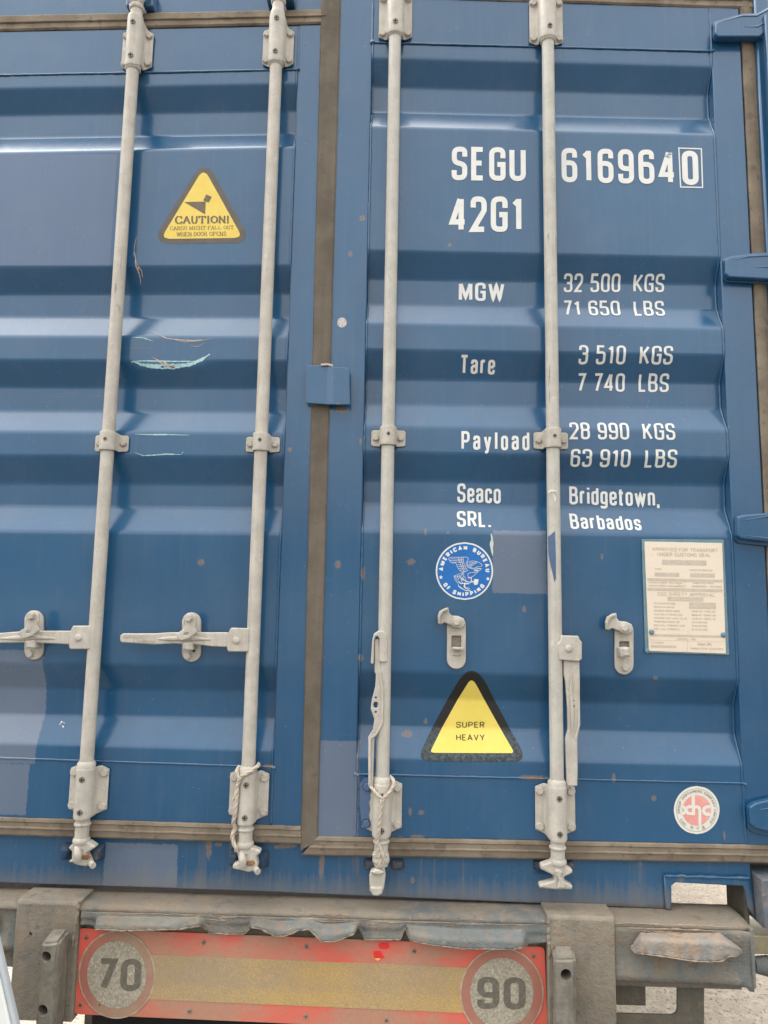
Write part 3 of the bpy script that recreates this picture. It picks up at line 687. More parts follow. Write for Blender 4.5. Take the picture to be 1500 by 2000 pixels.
def stadium(x0, x1, y0, y1, n=10):
    r = (x1 - x0) / 2; cx = (x0 + x1) / 2
    return [(cx + r * math.cos(a), y0 + r + r * math.sin(a)) for a in [math.pi + math.pi * k / n for k in range(n + 1)]] + [(cx + r * math.cos(a), y1 - r + r * math.sin(a)) for a in [math.pi * k / n for k in range(n + 1)]]
def keeper_closed(ox, oy, label):
    o = plate('handle_keeper', stadium(47 + ox, 84 + ox, 1192 + oy, 1289 + oy), [], -.008, .009, M_WHITE, CT, .0025, res=2); o['label'] = label
    q = lambda pts: fillet([(x + ox, y + oy) for x, y in pts], 3, True, 3)
    plate('latch', q([(52, 1200), (58, 1193), (68, 1193), (75, 1200), (76, 1212), (73, 1221), (77, 1231), (62, 1243), (44, 1248), (34, 1235), (51, 1224), (53, 1212)]), [q([(49, 1237), (54, 1232), (61, 1232), (58, 1236)])], -.058, .008, M_WHITE, o, .003, res=2)
    plate('latch_tab', q([(47, 1207), (52, 1207), (54, 1228), (49, 1230)]), [], -.035, .026, M_WHITE, o, .002)
    plate('hook', q([(48, 1252), (66, 1250), (68, 1266), (60, 1268), (49, 1266)]), [], -.052, .043, M_WHITE, o, .005, res=3)
    b = MB(); b.box(*sorted((P(68 + ox, 1255, -.012).x, P(73 + ox, 1255, -.012).x)), -.0088, -.0070, *sorted((P(0, 1262 + oy, -.01).z, P(0, 1250 + oy, -.01).z))); b.build('slot', M_DARK, o)
    c = P(61 + ox, 1203 + oy, -.060); hexbolt_w(o, c, .0095, .010); c = P(58.5 + ox, 1277 + oy, -.010); hexbolt_w(o, c, .0095, .007)
keeper_closed(0, 0, 'keeper holding the handle at the left edge'); keeper_closed(308, 4, 'keeper holding the stamped handle')
def keeper_open(ox, oy, label, hookp):
    # coordinates of the left one of the two open keepers
    q = lambda pts: fillet([(x + ox, y + oy) for x, y in pts], 3, True, 3)
    hole = [(882 + ox, 1242 + oy), (901 + ox, 1242 + oy), (901 + ox, 1265 + oy), (882 + ox, 1265 + oy)]
    o = plate('handle_keeper', stadium(873 + ox, 910 + ox, 1203 + oy, 1307 + oy), [fillet(hole, 1.5, True, 2)], -.009, .009, M_WHITE, CT, .0025, res=2); o['label'] = label
    plate('latch', q([(856, 1219), (855, 1203), (858, 1194), (868, 1188), (877, 1186), (877, 1196), (882, 1202), (894, 1203), (906, 1208), (910, 1218), (905, 1225), (895, 1228), (883, 1222), (868, 1216), (861, 1220)]), [], -.024, .012, M_WHITE, o, .003, res=2)
    plate('latch_lip', q([(855, 1204), (858, 1194), (868, 1188), (877, 1186), (876, 1192), (866, 1196), (861, 1204), (859, 1219), (856, 1218)]), [], -.034, .012, M_WHITE, o, .003, res=2)
    if hookp: plate('hook', q([(884, 1254), (902, 1253), (905, 1272), (886, 1274)]), [], -.046, .036, M_WHITE, o, .005, res=3)
    else:
        plate('hook', q([(884, 1264), (907, 1265), (904, 1270), (884, 1269)]), [], -.036, .028, M_WHITE, o, .002)
        plate('keeper_step', q([(884, 1274), (901, 1274), (901, 1281), (884, 1281)]), [], -.013, .006, M_RUSTW, o, .002)
    b = MB(); b.disc(P(891 + ox, 1215 + oy, -.025), .014, -.02, -.026, 24, 0, .001); b.build('washer', M_WHITE, o)
    hexbolt_w(o, P(891 + ox, 1215 + oy, -.026), .0095, .008)
    if hookp: hexbolt_w(o, P(893 + ox, 1283 + oy + 10, -.010), .009, .006)
    b = MB(); p0 = P(881 + ox, 1241 + oy, 0); p1 = P(902 + ox, 1266 + oy, 0); b.box(p0.x, p1.x, -.0011, -.0003, p1.z, p0.z); b.build('keeper_recess', M_MUD, o)
M_RUSTW = simple('weathered_edge', (.36, .31, .26), (.5, .45, .38), .7, 60, .2)
keeper_open(0, 0, 'open keeper left of the two, latch swung aside', False); keeper_open(328, 11, 'open keeper right of the two, latch swung aside', True)

# ---------------------------------------------------------------- hinges
hz = [([(1398, 43), (1412, 38), (1450, 27), (1478, 26), (1500, 14), (1535, -2), (1535, 40), (1500, 60), (1483, 71), (1402, 71), (1397, 64)], [[(1414, 41), (1450, 31), (1478, 31), (1504, 17)], [(1453, 52), (1480, 52), (1504, 38)]], (1433, 52)),
      ([(1417, 506), (1430, 501), (1460, 496), (1500, 493), (1540, 484), (1540, 538), (1500, 545), (1424, 541), (1417, 534)], [[(1436, 507), (1462, 501), (1504, 499)], [(1475, 522), (1504, 521)]], (1456, 519)),
      ([(1441, 1010), (1455, 1006), (1500, 1002), (1545, 994), (1545, 1054), (1500, 1058), (1448, 1052), (1441, 1046)], [[(1456, 1016), (1500, 1009)], [(1456, 1046), (1500, 1052)]], (1481, 1029)),
      ([(1464, 1577), (1476, 1569), (1500, 1563), (1548, 1555), (1548, 1628), (1500, 1625), (1475, 1618), (1466, 1610)], [[(1484, 1582), (1504, 1579)]], None)]
hl = ['top hinge', 'second hinge from the top', 'third hinge from the top', 'lowest hinge']
for (poly, ribs, tx), lb in zip(hz, hl):
    o = plate('hinge', fillet(poly, 5, True, 4), [], -.030, .022, M_BLUE, CT, .004, res=3); o['label'] = lb
    basep = [(x - 4 if x < 1430 or x < poly[0][0] + 30 else x, y + (9 if y > poly[0][1] + 12 else -1)) for x, y in poly]
    plate('hinge_base', fillet(basep, 6, True, 4), [], -.009, .009, M_BLUE, o, .003, res=2)
    for rb in ribs:
        b = MB(); b.tube([P(x, y, -.030) for x, y in rb], [.001] + [.003] * (len(rb) - 1), 8, sq=.6); b.build('hinge_rib', M_BLUE, o)
b = MB(); b.tube([(X1 - .022, -.034, ZB + .2), (X1 - .022, -.034, ZT - .2)], .011, 14); b.build('hinge_pin', M_BLUE, CT)

# cover plate bridging the two doors
ov = MB()
pl = [[(598, 714), (598, 788)], [(640, 714), (640, 791)], [(652, 717), (652, 791)], [(683, 719), (684, 791)]]
Ys = [-.017, -.018, -.026, -.026]
rows = [[P(c[0][0], c[0][1], y), P(c[0][0], (c[0][1] + c[1][1]) / 2, y), P(c[1][0], c[1][1], y)] for c, y in zip(pl, Ys)]
ov.grid(rows, 0, False); o = ov.build('door_cover_plate', M_BLUE, CT, solid=.008)
mo = o.modifiers.new('bv', 'BEVEL'); mo.width = .002; mo.segments = 2; mo.limit_method = 'ANGLE'; mo.angle_limit = R(30)
b = MB(); q0 = P(650, 722, -.02); q1 = P(678, 788, -.02); b.box(q0.x, q1.x, -.022, .0, q1.z, q0.z); b.build('plate_spacer', M_BLUE, CT, bevel=.002)
b = MB(); b.tube([P(627, 713, -.024), P(640, 712, -.026), P(650, 715, -.026)], .0035, 8); b.build('weld_bead', M_WHITE, CT)
# round worn mark on the stile
plate('round_mark', fillet(circ(668, 630, 9.5, 12, 10), 2, True, 2), [], -.0012, .0011, simple('worn_silver_spot', (.38, .34, .31), (.62, .58, .54), .4, 160, .4, 300, .5), CT, .0003)

# ---------------------------------------------------------------- stroke lettering
G = {}
def g(ch, w, *strokes): G[ch] = (w, strokes)
r5 = .5
g('S', .42, ([(1, .74), (1, 1), (0, 1), (0, .55), (1, .45), (1, 0), (0, 0), (0, .26)], r5))
g('E', .38, ([(1, 1), (0, 1), (0, 0), (1, 0)], 0), ([(0, .52), (.88, .52)], 0))
g('G', .44, ([(1, .70), (1, 1), (0, 1), (0, 0), (1, 0), (1, .48), (.5, .48)], [0, r5, r5, r5, .3, 0, 0]))
g('U', .44, ([(0, 1), (0, 0), (1, 0), (1, 1)], r5))
g('6', .42, ([(1, .76), (1, 1), (0, 1), (0, 0), (1, 0), (1, .58), (0, .58)], [0, r5, r5, r5, r5, r5, 0]))
g('9', .42, ([(0, .24), (0, 0), (1, 0), (1, 1), (0, 1), (0, .42), (1, .42)], [0, r5, r5, r5, r5, r5, 0]))
g('1', .30, ([(.7, 0), (.7, 1)], 0), ([(.62, .93), (.0, .80)], 0))
g('4', .44, ([(.66, 1), (0, .25), (1.06, .25)], 0), ([(.76, 0), (.76, 1)], 0))
g('0', .42, ([(0, .5), (0, 1), (1, 1), (1, 0), (0, 0), (0, .5)], r5)); G['O'] = G['0']
g('2', .42, ([(0, .72), (0, 1), (1, 1), (1, .62), (0, .0), (1.0, .0)], [0, r5, r5, .3, 0, 0]))
g('3', .42, ([(0, .76), (0, 1), (1, 1), (1, .53), (.35, .53)], r5), ([(.35, .53), (1, .53), (1, 0), (0, 0), (0, .24)], r5))
g('5', .42, ([(.95, 1), (.06, 1), (.03, .60), (1, .62), (1, 0), (0, 0), (0, .24)], [0, 0, 0, r5, r5, r5, 0]))
g('7', .40, ([(0, 1), (1, 1), (.30, 0)], 0))
g('8', .42, ([(.0, .77), (0, 1), (1, 1), (1, .54), (0, .54), (0, .77)], r5), ([(0, .27), (0, .54), (1, .54), (1, 0), (0, 0), (0, .27)], r5))
g('M', .56, ([(0, 0), (0, 1)], 0), ([(.06, 1), (.5, .12), (.94, 1)], 0), ([(1, 1), (1, 0)], 0))
g('W', .66, ([(0, 1), (.25, 0), (.5, .95), (.75, 0), (1, 1)], 0))
g('K', .44, ([(0, 0), (0, 1)], 0), ([(1, 1), (.1, .42)], 0), ([(.3, .58), (1.02, 0)], 0))
g('L', .36, ([(0, 1), (0, 0), (1, 0)], 0)); g('T', .42, ([(.5, 0), (.5, 1)], 0), ([(-.05, 1), (1.05, 1)], 0))
g('B', .43, ([(0, 0), (0, 1), (.92, 1), (.92, .54), (0, .54)], [0, 0, r5, r5, 0]), ([(0, .54), (1, .54), (1, 0), (0, 0)], [0, r5, r5, 0]))
g('P', .42, ([(0, 0), (0, 1), (1, 1), (1, .46), (0, .46)], [0, 0, r5, r5, 0])); g('D', .44, ([(0, 0), (0, 1), (1, 1), (1, 0), (0, 0)], [0, 0, r5, r5, 0]))
g('R', .43, ([(0, 0), (0, 1), (1, 1), (1, .5), (0, .5)], [0, 0, r5, r5, 0]), ([(.5, .5), (1, 0)], 0))
g('A', .48, ([(0, 0), (.5, 1), (1, 0)], 0), ([(.18, .3), (.82, .3)], 0)); g('V', .46, ([(0, 1), (.5, 0), (1, 1)], 0)); g('Y', .46, ([(0, 1), (.5, .42), (1, 1)], 0), ([(.5, .45), (.5, 0)], 0))
g('C', .43, ([(1, .70), (1, 1), (0, 1), (0, 0), (1, 0), (1, .30)], r5)); g('N', .44, ([(0, 0), (0, 1)], 0), ([(.03, .97), (.97, .03)], 0), ([(1, 0), (1, 1)], 0))
g('I', .001, ([(.5, 0), (.5, 1)], 0)); g('H', .44, ([(0, 0), (0, 1)], 0), ([(1, 0), (1, 1)], 0), ([(0, .52), (1, .52)], 0)); g('F', .37, ([(1, 1), (0, 1), (0, 0)], 0), ([(0, .5), (.85, .5)], 0))
X = .73
g('a', .36, ([(0.02, .54), (0.02, X), (1, X), (1, 0)], [0, r5, r5, 0]), ([(1, .43), (0, .40), (0, 0), (1, 0.04)], r5))
g('r', .27, ([(0, 0), (0, X)], 0), ([(0, .45), (.1, X), (1.15, X - .02)], .3)); g('e', .36, ([(1, .37), (1, X), (0, X), (0, 0), (1, 0), (1, .2)], r5), ([(0, .37), (1, .37)], 0))
g('y', .38, ([(0, X), (.5, .02)], 0), ([(1, X), (.42, -.2), (-.02, -.2)], .2)); g('l', .001, ([(.5, 0), (.5, 1)], 0)); g('o', .36, ([(0, .36), (0, X), (1, X), (1, 0), (0, 0), (0, .36)], r5))
g('d', .36, ([(1, 0), (1, 1)], 0), ([(1, .5), (1, X), (0, X), (0, 0), (1, 0), (1, .2)], r5)); g('b', .36, ([(0, 0), (0, 1)], 0), ([(0, .5), (0, X), (1, X), (1, 0), (0, 0), (0, .2)], r5))
g('c', .35, ([(1, .50), (1, X), (0, X), (0, 0), (1, 0), (1, .23)], r5)); g('i', .001, ([(.5, 0), (.5, X)], 0), ([(.5, .90), (.5, 1.02)], 0))
g('g', .36, ([(1, X), (1, -.21), (0, -.21), (0, -.12)], [0, r5, r5, 0]), ([(1, .5), (1, X), (0, X), (0, .06), (1, .06), (1, .2)], r5)); g('t', .26, ([(.3, .95), (.3, 0), (1.1, 0)], .3), ([(-.35, X), (1.25, X)], 0))
g('w', .56, ([(0, X), (.25, 0), (.5, X - .05), (.75, 0), (1, X)], 0)); g('n', .36, ([(0, 0), (0, X)], 0), ([(0, .5), (0, X), (1, X), (1, 0)], [0, r5, r5, 0]))
g('X', .44, ([(0, 0), (1, 1)], 0), ([(0, 1), (1, 0)], 0)); g('s', .34, ([(1, .53), (1, X), (0, X), (0, .40), (1, .33), (1, 0), (0, 0), (0, .2)], r5)); g('.', .001, ([(.5, -.06), (.5, .07)], 0)); g(',', .03, ([(.8, .07), (.1, -.16)], 0)); g('-', .25, ([(0, .45), (1, .45)], 0)); g('!', .001, ([(.5, .3), (.5, 1)], 0), ([(.5, -.06), (.5, .08)], 0)); g('/', .3, ([(0, 0), (1, 1)], 0)); g(':', .001, ([(.5, .1), (.5, .2)], 0), ([(.5, .55), (.5, .65)], 0))
def strokes_of(text, weight, gap=None, space=.30, wide=1.0, words=False):
    """-> list of (polyline in units of cap height), total width. the outer edge of a letter touches 0..1"""
    h = weight / 2; gap = weight * .95 if gap is None else gap; x = 0; out = []; wi = []; wn_ = 0; pc = 'x'
    for ch in text:
        if ch == ' ':
            x += space; wn_ += pc != ' '; pc = ch; continue
        pc = ch
        w, ss = G[ch]; w = w * wide; iw = max(w - weight, 0) if w > .01 else 0
        for pts, rad in ss:
            q = [(x + h + a * iw, h + b * (1 - weight)) for a, b in pts]
            rr = [v * min(iw, .5) for v in rad] if isinstance(rad, (list, tuple)) else rad * min(iw, .5)
            wi.append(wn_)
            out.append(fillet(q, rr, False, 7) if (rr if not isinstance(rr, list) else True) else q)
        x += iw + weight + gap
    return (out, x - gap, wi) if words else (out, x - gap)
def ribbon(pl, h):
    """left/right offset points of a polyline, mitred"""
    V = [Vector(p) for p in pl]; W_ = [V[0]]
    for p in V[1:]:
        if (p - W_[-1]).length > 1e-6: W_.append(p)
    V = W_; L, Rr = [], []
    for i, p in enumerate(V):
        d0 = (V[i] - V[i - 1]).normalized() if i else (V[1] - V[0]).normalized(); d1 = (V[i + 1] - V[i]).normalized() if i < len(V) - 1 else d0
        n0 = Vector((-d0.y, d0.x)); n1 = Vector((-d1.y, d1.x)); nn = (n0 + n1)
        nn = nn.normalized() if nn.length > 1e-3 else n0
        k = h / max(.45, nn.dot(n0)); L.append(p + nn * k); Rr.append(p - nn * k)
    return L, Rr
def lettering(name, text, weight, bl, br, tl, tr, parent, mat, side='R', surf=True, Y=0, label=None, gap=None, space=.30, lift=.0008, wide=1.0, sub=.09, bmat=None):
    pls, Wd, wi = strokes_of(text, weight, gap, space, wide, True)
    hh = (lambda x, y: hit(x, y, side)) if surf else (lambda x, y: P(x, y, Y))
    A, B, C_, D_ = hh(*bl), hh(*br), hh(*tl), hh(*tr)
    bs = {}
    for si, pl in enumerate(pls):
        b = bs.setdefault(wi[si] if surf else 0, MB())
        dense = [pl[0]]
        for p, q in zip(pl, pl[1:]):
            n = max(1, int(math.hypot(q[0] - p[0], q[1] - p[1]) / sub)) if surf else 1
            dense += [(p[0] + (q[0] - p[0]) * k / n, p[1] + (q[1] - p[1]) * k / n) for k in range(1, n + 1)]
        L, Rr = ribbon(dense, weight / 2); rows = []
        for ri, (l, r) in enumerate(zip(L, Rr)):
            row = []
            for t in (0, .33, .67, 1):
                u = l.lerp(r, t); s = u.x / Wd; v = u.y
                x = A.x + (B.x - A.x) * s; zb_ = A.z + (B.z - A.z) * s; zt_ = C_.z + (D_.z - C_.z) * s
                z = zb_ + (zt_ - zb_) * v; y = (depth(side, x, z) if surf else Y) - lift - .00012 * (si % 6) - .0001 * ri / len(L)
                row.append((x, y, z))
            rows.append(row)
        b.grid(rows, 0, False)
    for bi, b in bs.items():
        o = b.build(name, mat, parent, keep=True)
        if label: o['label'] = label + (text.split()[bi] if surf else '')
    return o
LT = [('SEGU', .150, (882, 352), (1027, 354.5), (882, 286.5), (1027, 289), .115), ('616964', .145, (1097, 356), (1320, 361), (1097, 289), (1320, 294), .135),
      ('0', .16, (1333, 361), (1365, 362), (1333, 294.5), (1365, 295), None), ('42G1', .150, (878, 454), (1022, 453), (878, 384), (1022, 384), .115),
      ('MGW', .145, (896, 588), (985, 588), (896, 552), (985, 553), .12), ('Tare', .145, (898, 731), (966, 732), (898, 693), (966, 694), .14), ('Payload', .145, (901, 879), (1034, 880), (901, 842), (1034, 842.5), .20),
      ('32 500  KGS', .125, (1101, 571), (1297, 571), (1101, 534), (1297, 535), .10), ('71 650  LBS', .125, (1102, 616), (1300, 617), (1102, 587), (1300, 588), .10),
      ('3 510  KGS', .125, (1129, 712), (1312, 712.5), (1129, 674), (1312, 676), .10), ('7 740  LBS', .125, (1127, 765), (1306, 766), (1127, 729), (1306, 729.5), .10),
      ('28 990  KGS', .125, (1113, 858), (1319, 859.5), (1113, 825), (1319, 827), .10), ('63 910  LBS', .125, (1113, 912), (1320, 914), (1113, 877), (1320, 878), .10),
      ('Seaco', .14, (893, 981), (978, 984), (893, 944), (978, 946), .10), ('SRL.', .14, (893, 1029), (959, 1030), (893, 998), (959, 999), .10),
      ('Bridgetown,', .14, (1112, 985), (1288, 990), (1112, 950), (1288, 954), .10), ('Barbados', .14, (1115, 1033), (1254, 1036), (1115, 1003), (1254, 1008), .11)]
for tx, wt, bl, br, tl, tr, gp in LT:
    lettering('lettering', tx, wt, bl, br, tl, tr, CT, M_LET, gap=gp, wide=1.1, label='white painted lettering reading ')
for c4 in HTXT: lettering('stamped_text', 'SUPALOC', .14, *c4, CT, M_SCREW2, surf=False, Y=HY - .0002, gap=.2, lift=.0003, wide=1.2)
bx = MB(); c = [hit(1325.5, 289.5), hit(1369.5, 291), hit(1372, 366.5), hit(1329, 365.5)]; k = []
for i in range(4):
    a, d = c[i], c[(i + 1) % 4]; dr_ = (d - a).normalized(); n_ = Vector((-dr_.z, 0, dr_.x)) * .0018
    q = [a - dr_ * .0018 + n_, d + dr_ * .0018 + n_, d + dr_ * .0018 - n_, a - dr_ * .0018 - n_]
    for v in q: v.y = depth('R', v.x, v.z) - .0008 - .0001 * i
    bx.add(q, [(0, 1, 2, 3)])
o = bx.build('number_box', M_LET, CT)

# ---------------------------------------------------------------- stickers
def strip_decal(name, outline, mat, parent, side='R', surf=True, Y=0, lift=.0006, n=60, label=None):
    """a thin film laid on the (ribbed) sheet: convex outline in photo px"""
    pts = [hit(x, y, side) if surf else P(x, y, Y) for x, y in outline]
    zs = [p.z for p in pts]; z0, z1 = min(zs), max(zs); rows = []
    for k in range(n + 1):
        z = z0 + (z1 - z0) * (k + .002) / (n + .004); xs = []
        for i in range(len(pts)):
            a, c_ = pts[i], pts[(i + 1) % len(pts)]
            if (a.z - z) * (c_.z - z) <= 0 and abs(a.z - c_.z) > 1e-9: xs.append(a.x + (c_.x - a.x) * (z - a.z) / (c_.z - a.z))
        if len(xs) < 2: continue
        xa, xb = min(xs), max(xs)
        rows.append([(xa + (xb - xa) * t, (depth(side, xa + (xb - xa) * t, z) if surf else Y) - lift, z) for t in (0, .25, .5, .75, 1)])
    b = MB(); b.grid(rows, 0, surf); o = b.build(name, mat, parent, keep=True)
    if label: o['label'] = label
    return o
# caution triangle
ct = strip_decal('warning_sticker', fillet([(400, 308), (294, 477), (493, 475)], [26, 24, 24], True, 8), M_STAIN, CT, 'L', lift=.0005, label='yellow caution triangle with faded border')
strip_decal('sticker_face', fillet([(398, 328), (314, 467), (474, 465)], [12, 10, 10], True, 6), M_YEL, ct, 'L', lift=.0009)
M_BRN = simple('faded_brown_ink', (.13, .10, .06), (.17, .13, .08), .5, 60, .05)
for nm, pol in (('box_symbol', [(403, 380), (414, 385), (408, 396), (397, 392)]), ('ramp_symbol', [(360, 395), (402, 394), (401, 419)])):
    b = MB(); pts = [hit(x, y, 'L') + Vector((0, -.0013, 0)) for x, y in pol]; b.add(pts, [tuple(range(len(pts)))]); b.build(nm, M_BRN, ct)
# serif letters for the caution text: thick and thin strokes with little feet
SF = {'C': ([(.95, .75), (.8, 1), (.3, 1), (.05, .7), (.05, .3), (.3, 0), (.8, 0), (.97, .22)],), 'A': ([(.05, 0), (.5, 1), (.95, 0)], [(.22, .35), (.78, .35)]), 'U': ([(.15, 1), (.15, .3), (.3, 0), (.7, 0), (.85, .3), (.85, 1)],),
      'T': ([(.5, 0), (.5, 1)], [(.02, .8), (.02, 1), (.98, 1), (.98, .8)]), 'I': ([(.5, 0), (.5, 1)],), 'O': ([(.5, 0), (.1, .2), (.05, .5), (.1, .8), (.5, 1), (.9, .8), (.95, .5), (.9, .2), (.5, 0)],), 'N': ([(.12, 0), (.12, 1), (.88, 0), (.88, 1)],), '!': ([(.5, .3), (.5, 1)], [(.5, -.02), (.5, .1)]),
      'R': ([(.15, 0), (.15, 1), (.65, 1), (.8, .78), (.65, .52), (.15, .52)], [(.5, .52), (.95, 0)]), 'G': ([(.9, .75), (.8, 1), (.3, 1), (.05, .7), (.05, .3), (.3, 0), (.85, 0), (.85, .42), (.6, .42)],), 'M': ([(.08, 0), (.12, 1), (.5, .1), (.88, 1), (.92, 0)],), 'H': ([(.12, 0), (.12, 1)], [(.88, 0), (.88, 1)], [(.12, .5), (.88, .5)]),
      'F': ([(.15, 0), (.15, 1), (.9, 1), (.9, .8)], [(.15, .52), (.65, .52)]), 'L': ([(.15, 1), (.15, 0), (.9, 0), (.9, .22)],), 'W': ([(0, 1), (.28, 0), (.5, .95), (.72, 0), (1, 1)],), 'E': ([(.9, .8), (.9, 1), (.15, 1), (.15, 0), (.9, 0), (.9, .22)], [(.15, .52), (.7, .52)]),
      'D': ([(.15, 0), (.15, 1), (.6, 1), (.9, .7), (.9, .3), (.6, 0), (.15, 0)],), 'P': ([(.15, 0), (.15, 1), (.65, 1), (.85, .76), (.65, .5), (.15, .5)],), 'S': ([(.85, .8), (.7, 1), (.25, 1), (.12, .75), (.3, .57), (.75, .43), (.9, .2), (.7, 0), (.25, 0), (.1, .25)],)}
def serif(text, x0, x1, yt, yb, yt2, yb2, parent, wt=.12, side='L'):
    n = 0; ws = {'I': .5, '!': .45, 'M': 1.15, 'W': 1.25, ' ': .45}
    tot = sum(ws.get(c, .92) for c in text); x = 0; b = MB(); wx = (x1 - x0) / tot
    for ch in text:
        w = ws.get(ch, .92)
        if ch != ' ':
            for pl in SF[ch]:
                q = [(x0 + (x + .08 + a * (w - .16)) * wx, bb) for a, bb in pl]
                pp = []
                for xx, v in q:
                    s = (xx - x0) / (x1 - x0); y0_ = yb + (yb2 - yb) * s; y1_ = yt + (yt2 - yt) * s; pp.append((xx, y0_ + (y1_ - y0_) * v))
                # thick uprights, thin horizontals
                for a_, c_ in zip(pp, pp[1:]):
                    dx, dy = c_[0] - a_[0], c_[1] - a_[1]; L_ = math.hypot(dx, dy) or 1
                    k = (yb - yt) * wt * (.55 + .75 * abs(dy) / L_) / 2; nx_, ny_ = -dy / L_ * k, dx / L_ * k; ex, ey = dx / L_ * k * .5, dy / L_ * k * .5
                    quad = [(a_[0] + nx_ - ex, a_[1] + ny_ - ey), (c_[0] + nx_ + ex, c_[1] + ny_ + ey), (c_[0] - nx_ + ex, c_[1] - ny_ + ey), (a_[0] - nx_ - ex, a_[1] - ny_ - ey)]
                    n += 1
                    b.add([hit(*u, side) + Vector((0, -.0013 - .00006 * (n % 8), 0)) for u in quad], [(0, 1, 2, 3)])
            if ch in 'AIHNMRFPT':
                for fx in ([.5] if ch in 'IT' else ([.05, .95] if ch in 'A' else ([.15] if ch in 'FP' else [.12, .9]))):
                    xx = x0 + (x + .08 + fx * (w - .16)) * wx; s = (xx - x0) / (x1 - x0); y0_ = yb + (yb2 - yb) * s; k = wx * .16; n += 1
                    b.add([hit(xx + a_ * k, y0_ + c_, side) + Vector((0, -.0014 - .00006 * (n % 8), 0)) for a_, c_ in ((-1, -.4), (1, -.4), (1, .5), (-1, .5))], [(0, 1, 2, 3)])
        x += w
    b.build('sticker_text', M_BRN, parent, keep=True)
serif('CAUTION!', 342, 449, 423.5, 436.5, 422.5, 435.5, ct, .2); serif('CARGO MIGHT FALL OUT', 332, 457, 443, 449.5, 441, 447.5, ct, .11); serif('WHEN DOOR OPENS', 345, 443, 454, 461.5, 453, 460.5, ct, .11)
# super heavy triangle
def border_mat():
    t = NT('scuffed_black_border'); z0 = P(920, 1425, 0).z
    k = t.math('ADD', t.math('SUBTRACT', t.z, z0), t.math('MULTIPLY', t.math('SUBTRACT', t.noise(60, 6, .8), .5), .11))
    col = t.mix(t.step(k, .012, -.03, 0, .75), (.022, .02, .019), t.mix(t.step(t.noise(130, 5, .8), .42, .62), (.022, .035, .045), (.10, .13, .135)))
    return t.fin(col, .5, 0, .35)
sh = strip_decal('warning_sticker', fillet([(921, 1282), (811, 1487), (1032, 1489)], [34, 20, 20], True, 8), border_mat(), CT, lift=.0005, n=110, label='black bordered yellow triangle reading super heavy')
M_INK3 = simple('brown_black_ink', (.05, .04, .02), (.07, .055, .03), .5, 60, .05)
M_YEL2 = simple('bright_yellow_vinyl', (.80, .62, .11), (.84, .66, .14), .4, 20, .05)
strip_decal('sticker_face', fillet([(921, 1321), (839, 1470), (1005, 1471)], [10, 5, 5], True, 6), M_YEL2, sh, lift=.0009, n=110)
lettering('sticker_text', 'SUPER', .135, (891, 1421), (946, 1421), (891, 1409.5), (946, 1409.5), sh, M_INK3, gap=.18, lift=.0013, wide=1.5)
lettering('sticker_text', 'HEAVY', .135, (891, 1446), (947, 1446), (891, 1434), (947, 1434), sh, M_INK3, gap=.16, lift=.0013, wide=1.5)

# round blue emblem
def em(x, y): return (830 + x / 10, 1040 + y / 10)
M_ABS = simple('emblem_blue', (.008, .13, .42), (.012, .145, .45), .35, 20, .05)
cc = (907, 1115.3)
ab = strip_decal('round_emblem', circ(907, 1115.3, 56, 48, 56.4), M_LET, CT, lift=.0005, n=50, label='round blue shipping bureau emblem')
strip_decal('emblem_face', circ(907, 1115.3, 53, 48, 53.4), M_ABS, ab, lift=.0009, n=50)
def ringtext(text, cx, cy, r, size, a0, a1, parent, mat, wt, inward=False, side='R', lift=.0014, wide=1.45, yscale=1.0, zf=None):
    b = MB(); n = 0; pls, Wd = strokes_of(text, wt, gap=wt * 1.1, space=.45, wide=wide)
    for pl in pls:
        dense = [pl[0]]
        for p, q in zip(pl, pl[1:]):
            k = max(1, int(math.hypot(q[0] - p[0], q[1] - p[1]) / .35)); dense += [(p[0] + (q[0] - p[0]) * j / k, p[1] + (q[1] - p[1]) * j / k) for j in range(1, k + 1)]
        L, Rr = ribbon(dense, wt / 2); rows = []; n += 1
        for l, rr_ in zip(L, Rr):
            row = []
            for u in (l, rr_):
                s = u.x / Wd; a = a0 + (a1 - a0) * s; rad = (r - size / 2 + size * u.y) if not inward else (r + size / 2 - size * u.y)
                px, py = cx + rad * math.sin(a), cy - rad * math.cos(a) * yscale
                q = (hit(px, py, side) if zf is None else P(px, py, zf)); row.append(q + Vector((0, -lift - .0001 * (n % 5), 0)))
            rows.append(row)
        b.grid(rows, 0, False)
    b.build('emblem_text', mat, parent, keep=True)
ringtext('AMERICAN', *cc, 45.3, 8.6, R(-90), R(7), ab, M_LET, .26); ringtext('BUREAU', *cc, 45.3, 8.6, R(22), R(93), ab, M_LET, .26)
ringtext('OF SHIPPING', *cc, 45.5, 8.6, R(238), R(126), ab, M_LET, .26, inward=True)
def star(cx, cy, r): return [(cx + (r if k % 2 == 0 else r * .42) * math.sin(k * math.pi / 5), cy - (r if k % 2 == 0 else r * .42) * math.cos(k * math.pi / 5)) for k in range(10)]
for sx, sy in ((861.2, 1127.5), (952.8, 1130.5)):
    b = MB(); q = [hit(*p) + Vector((0, -.0014, 0)) for p in star(sx, sy, 4.4)]; b.add(q + [hit(sx, sy) + Vector((0, -.0014, 0))], [(k, (k + 1) % 10, 10) for k in range(10)]); b.build('emblem_star', M_LET, ab)
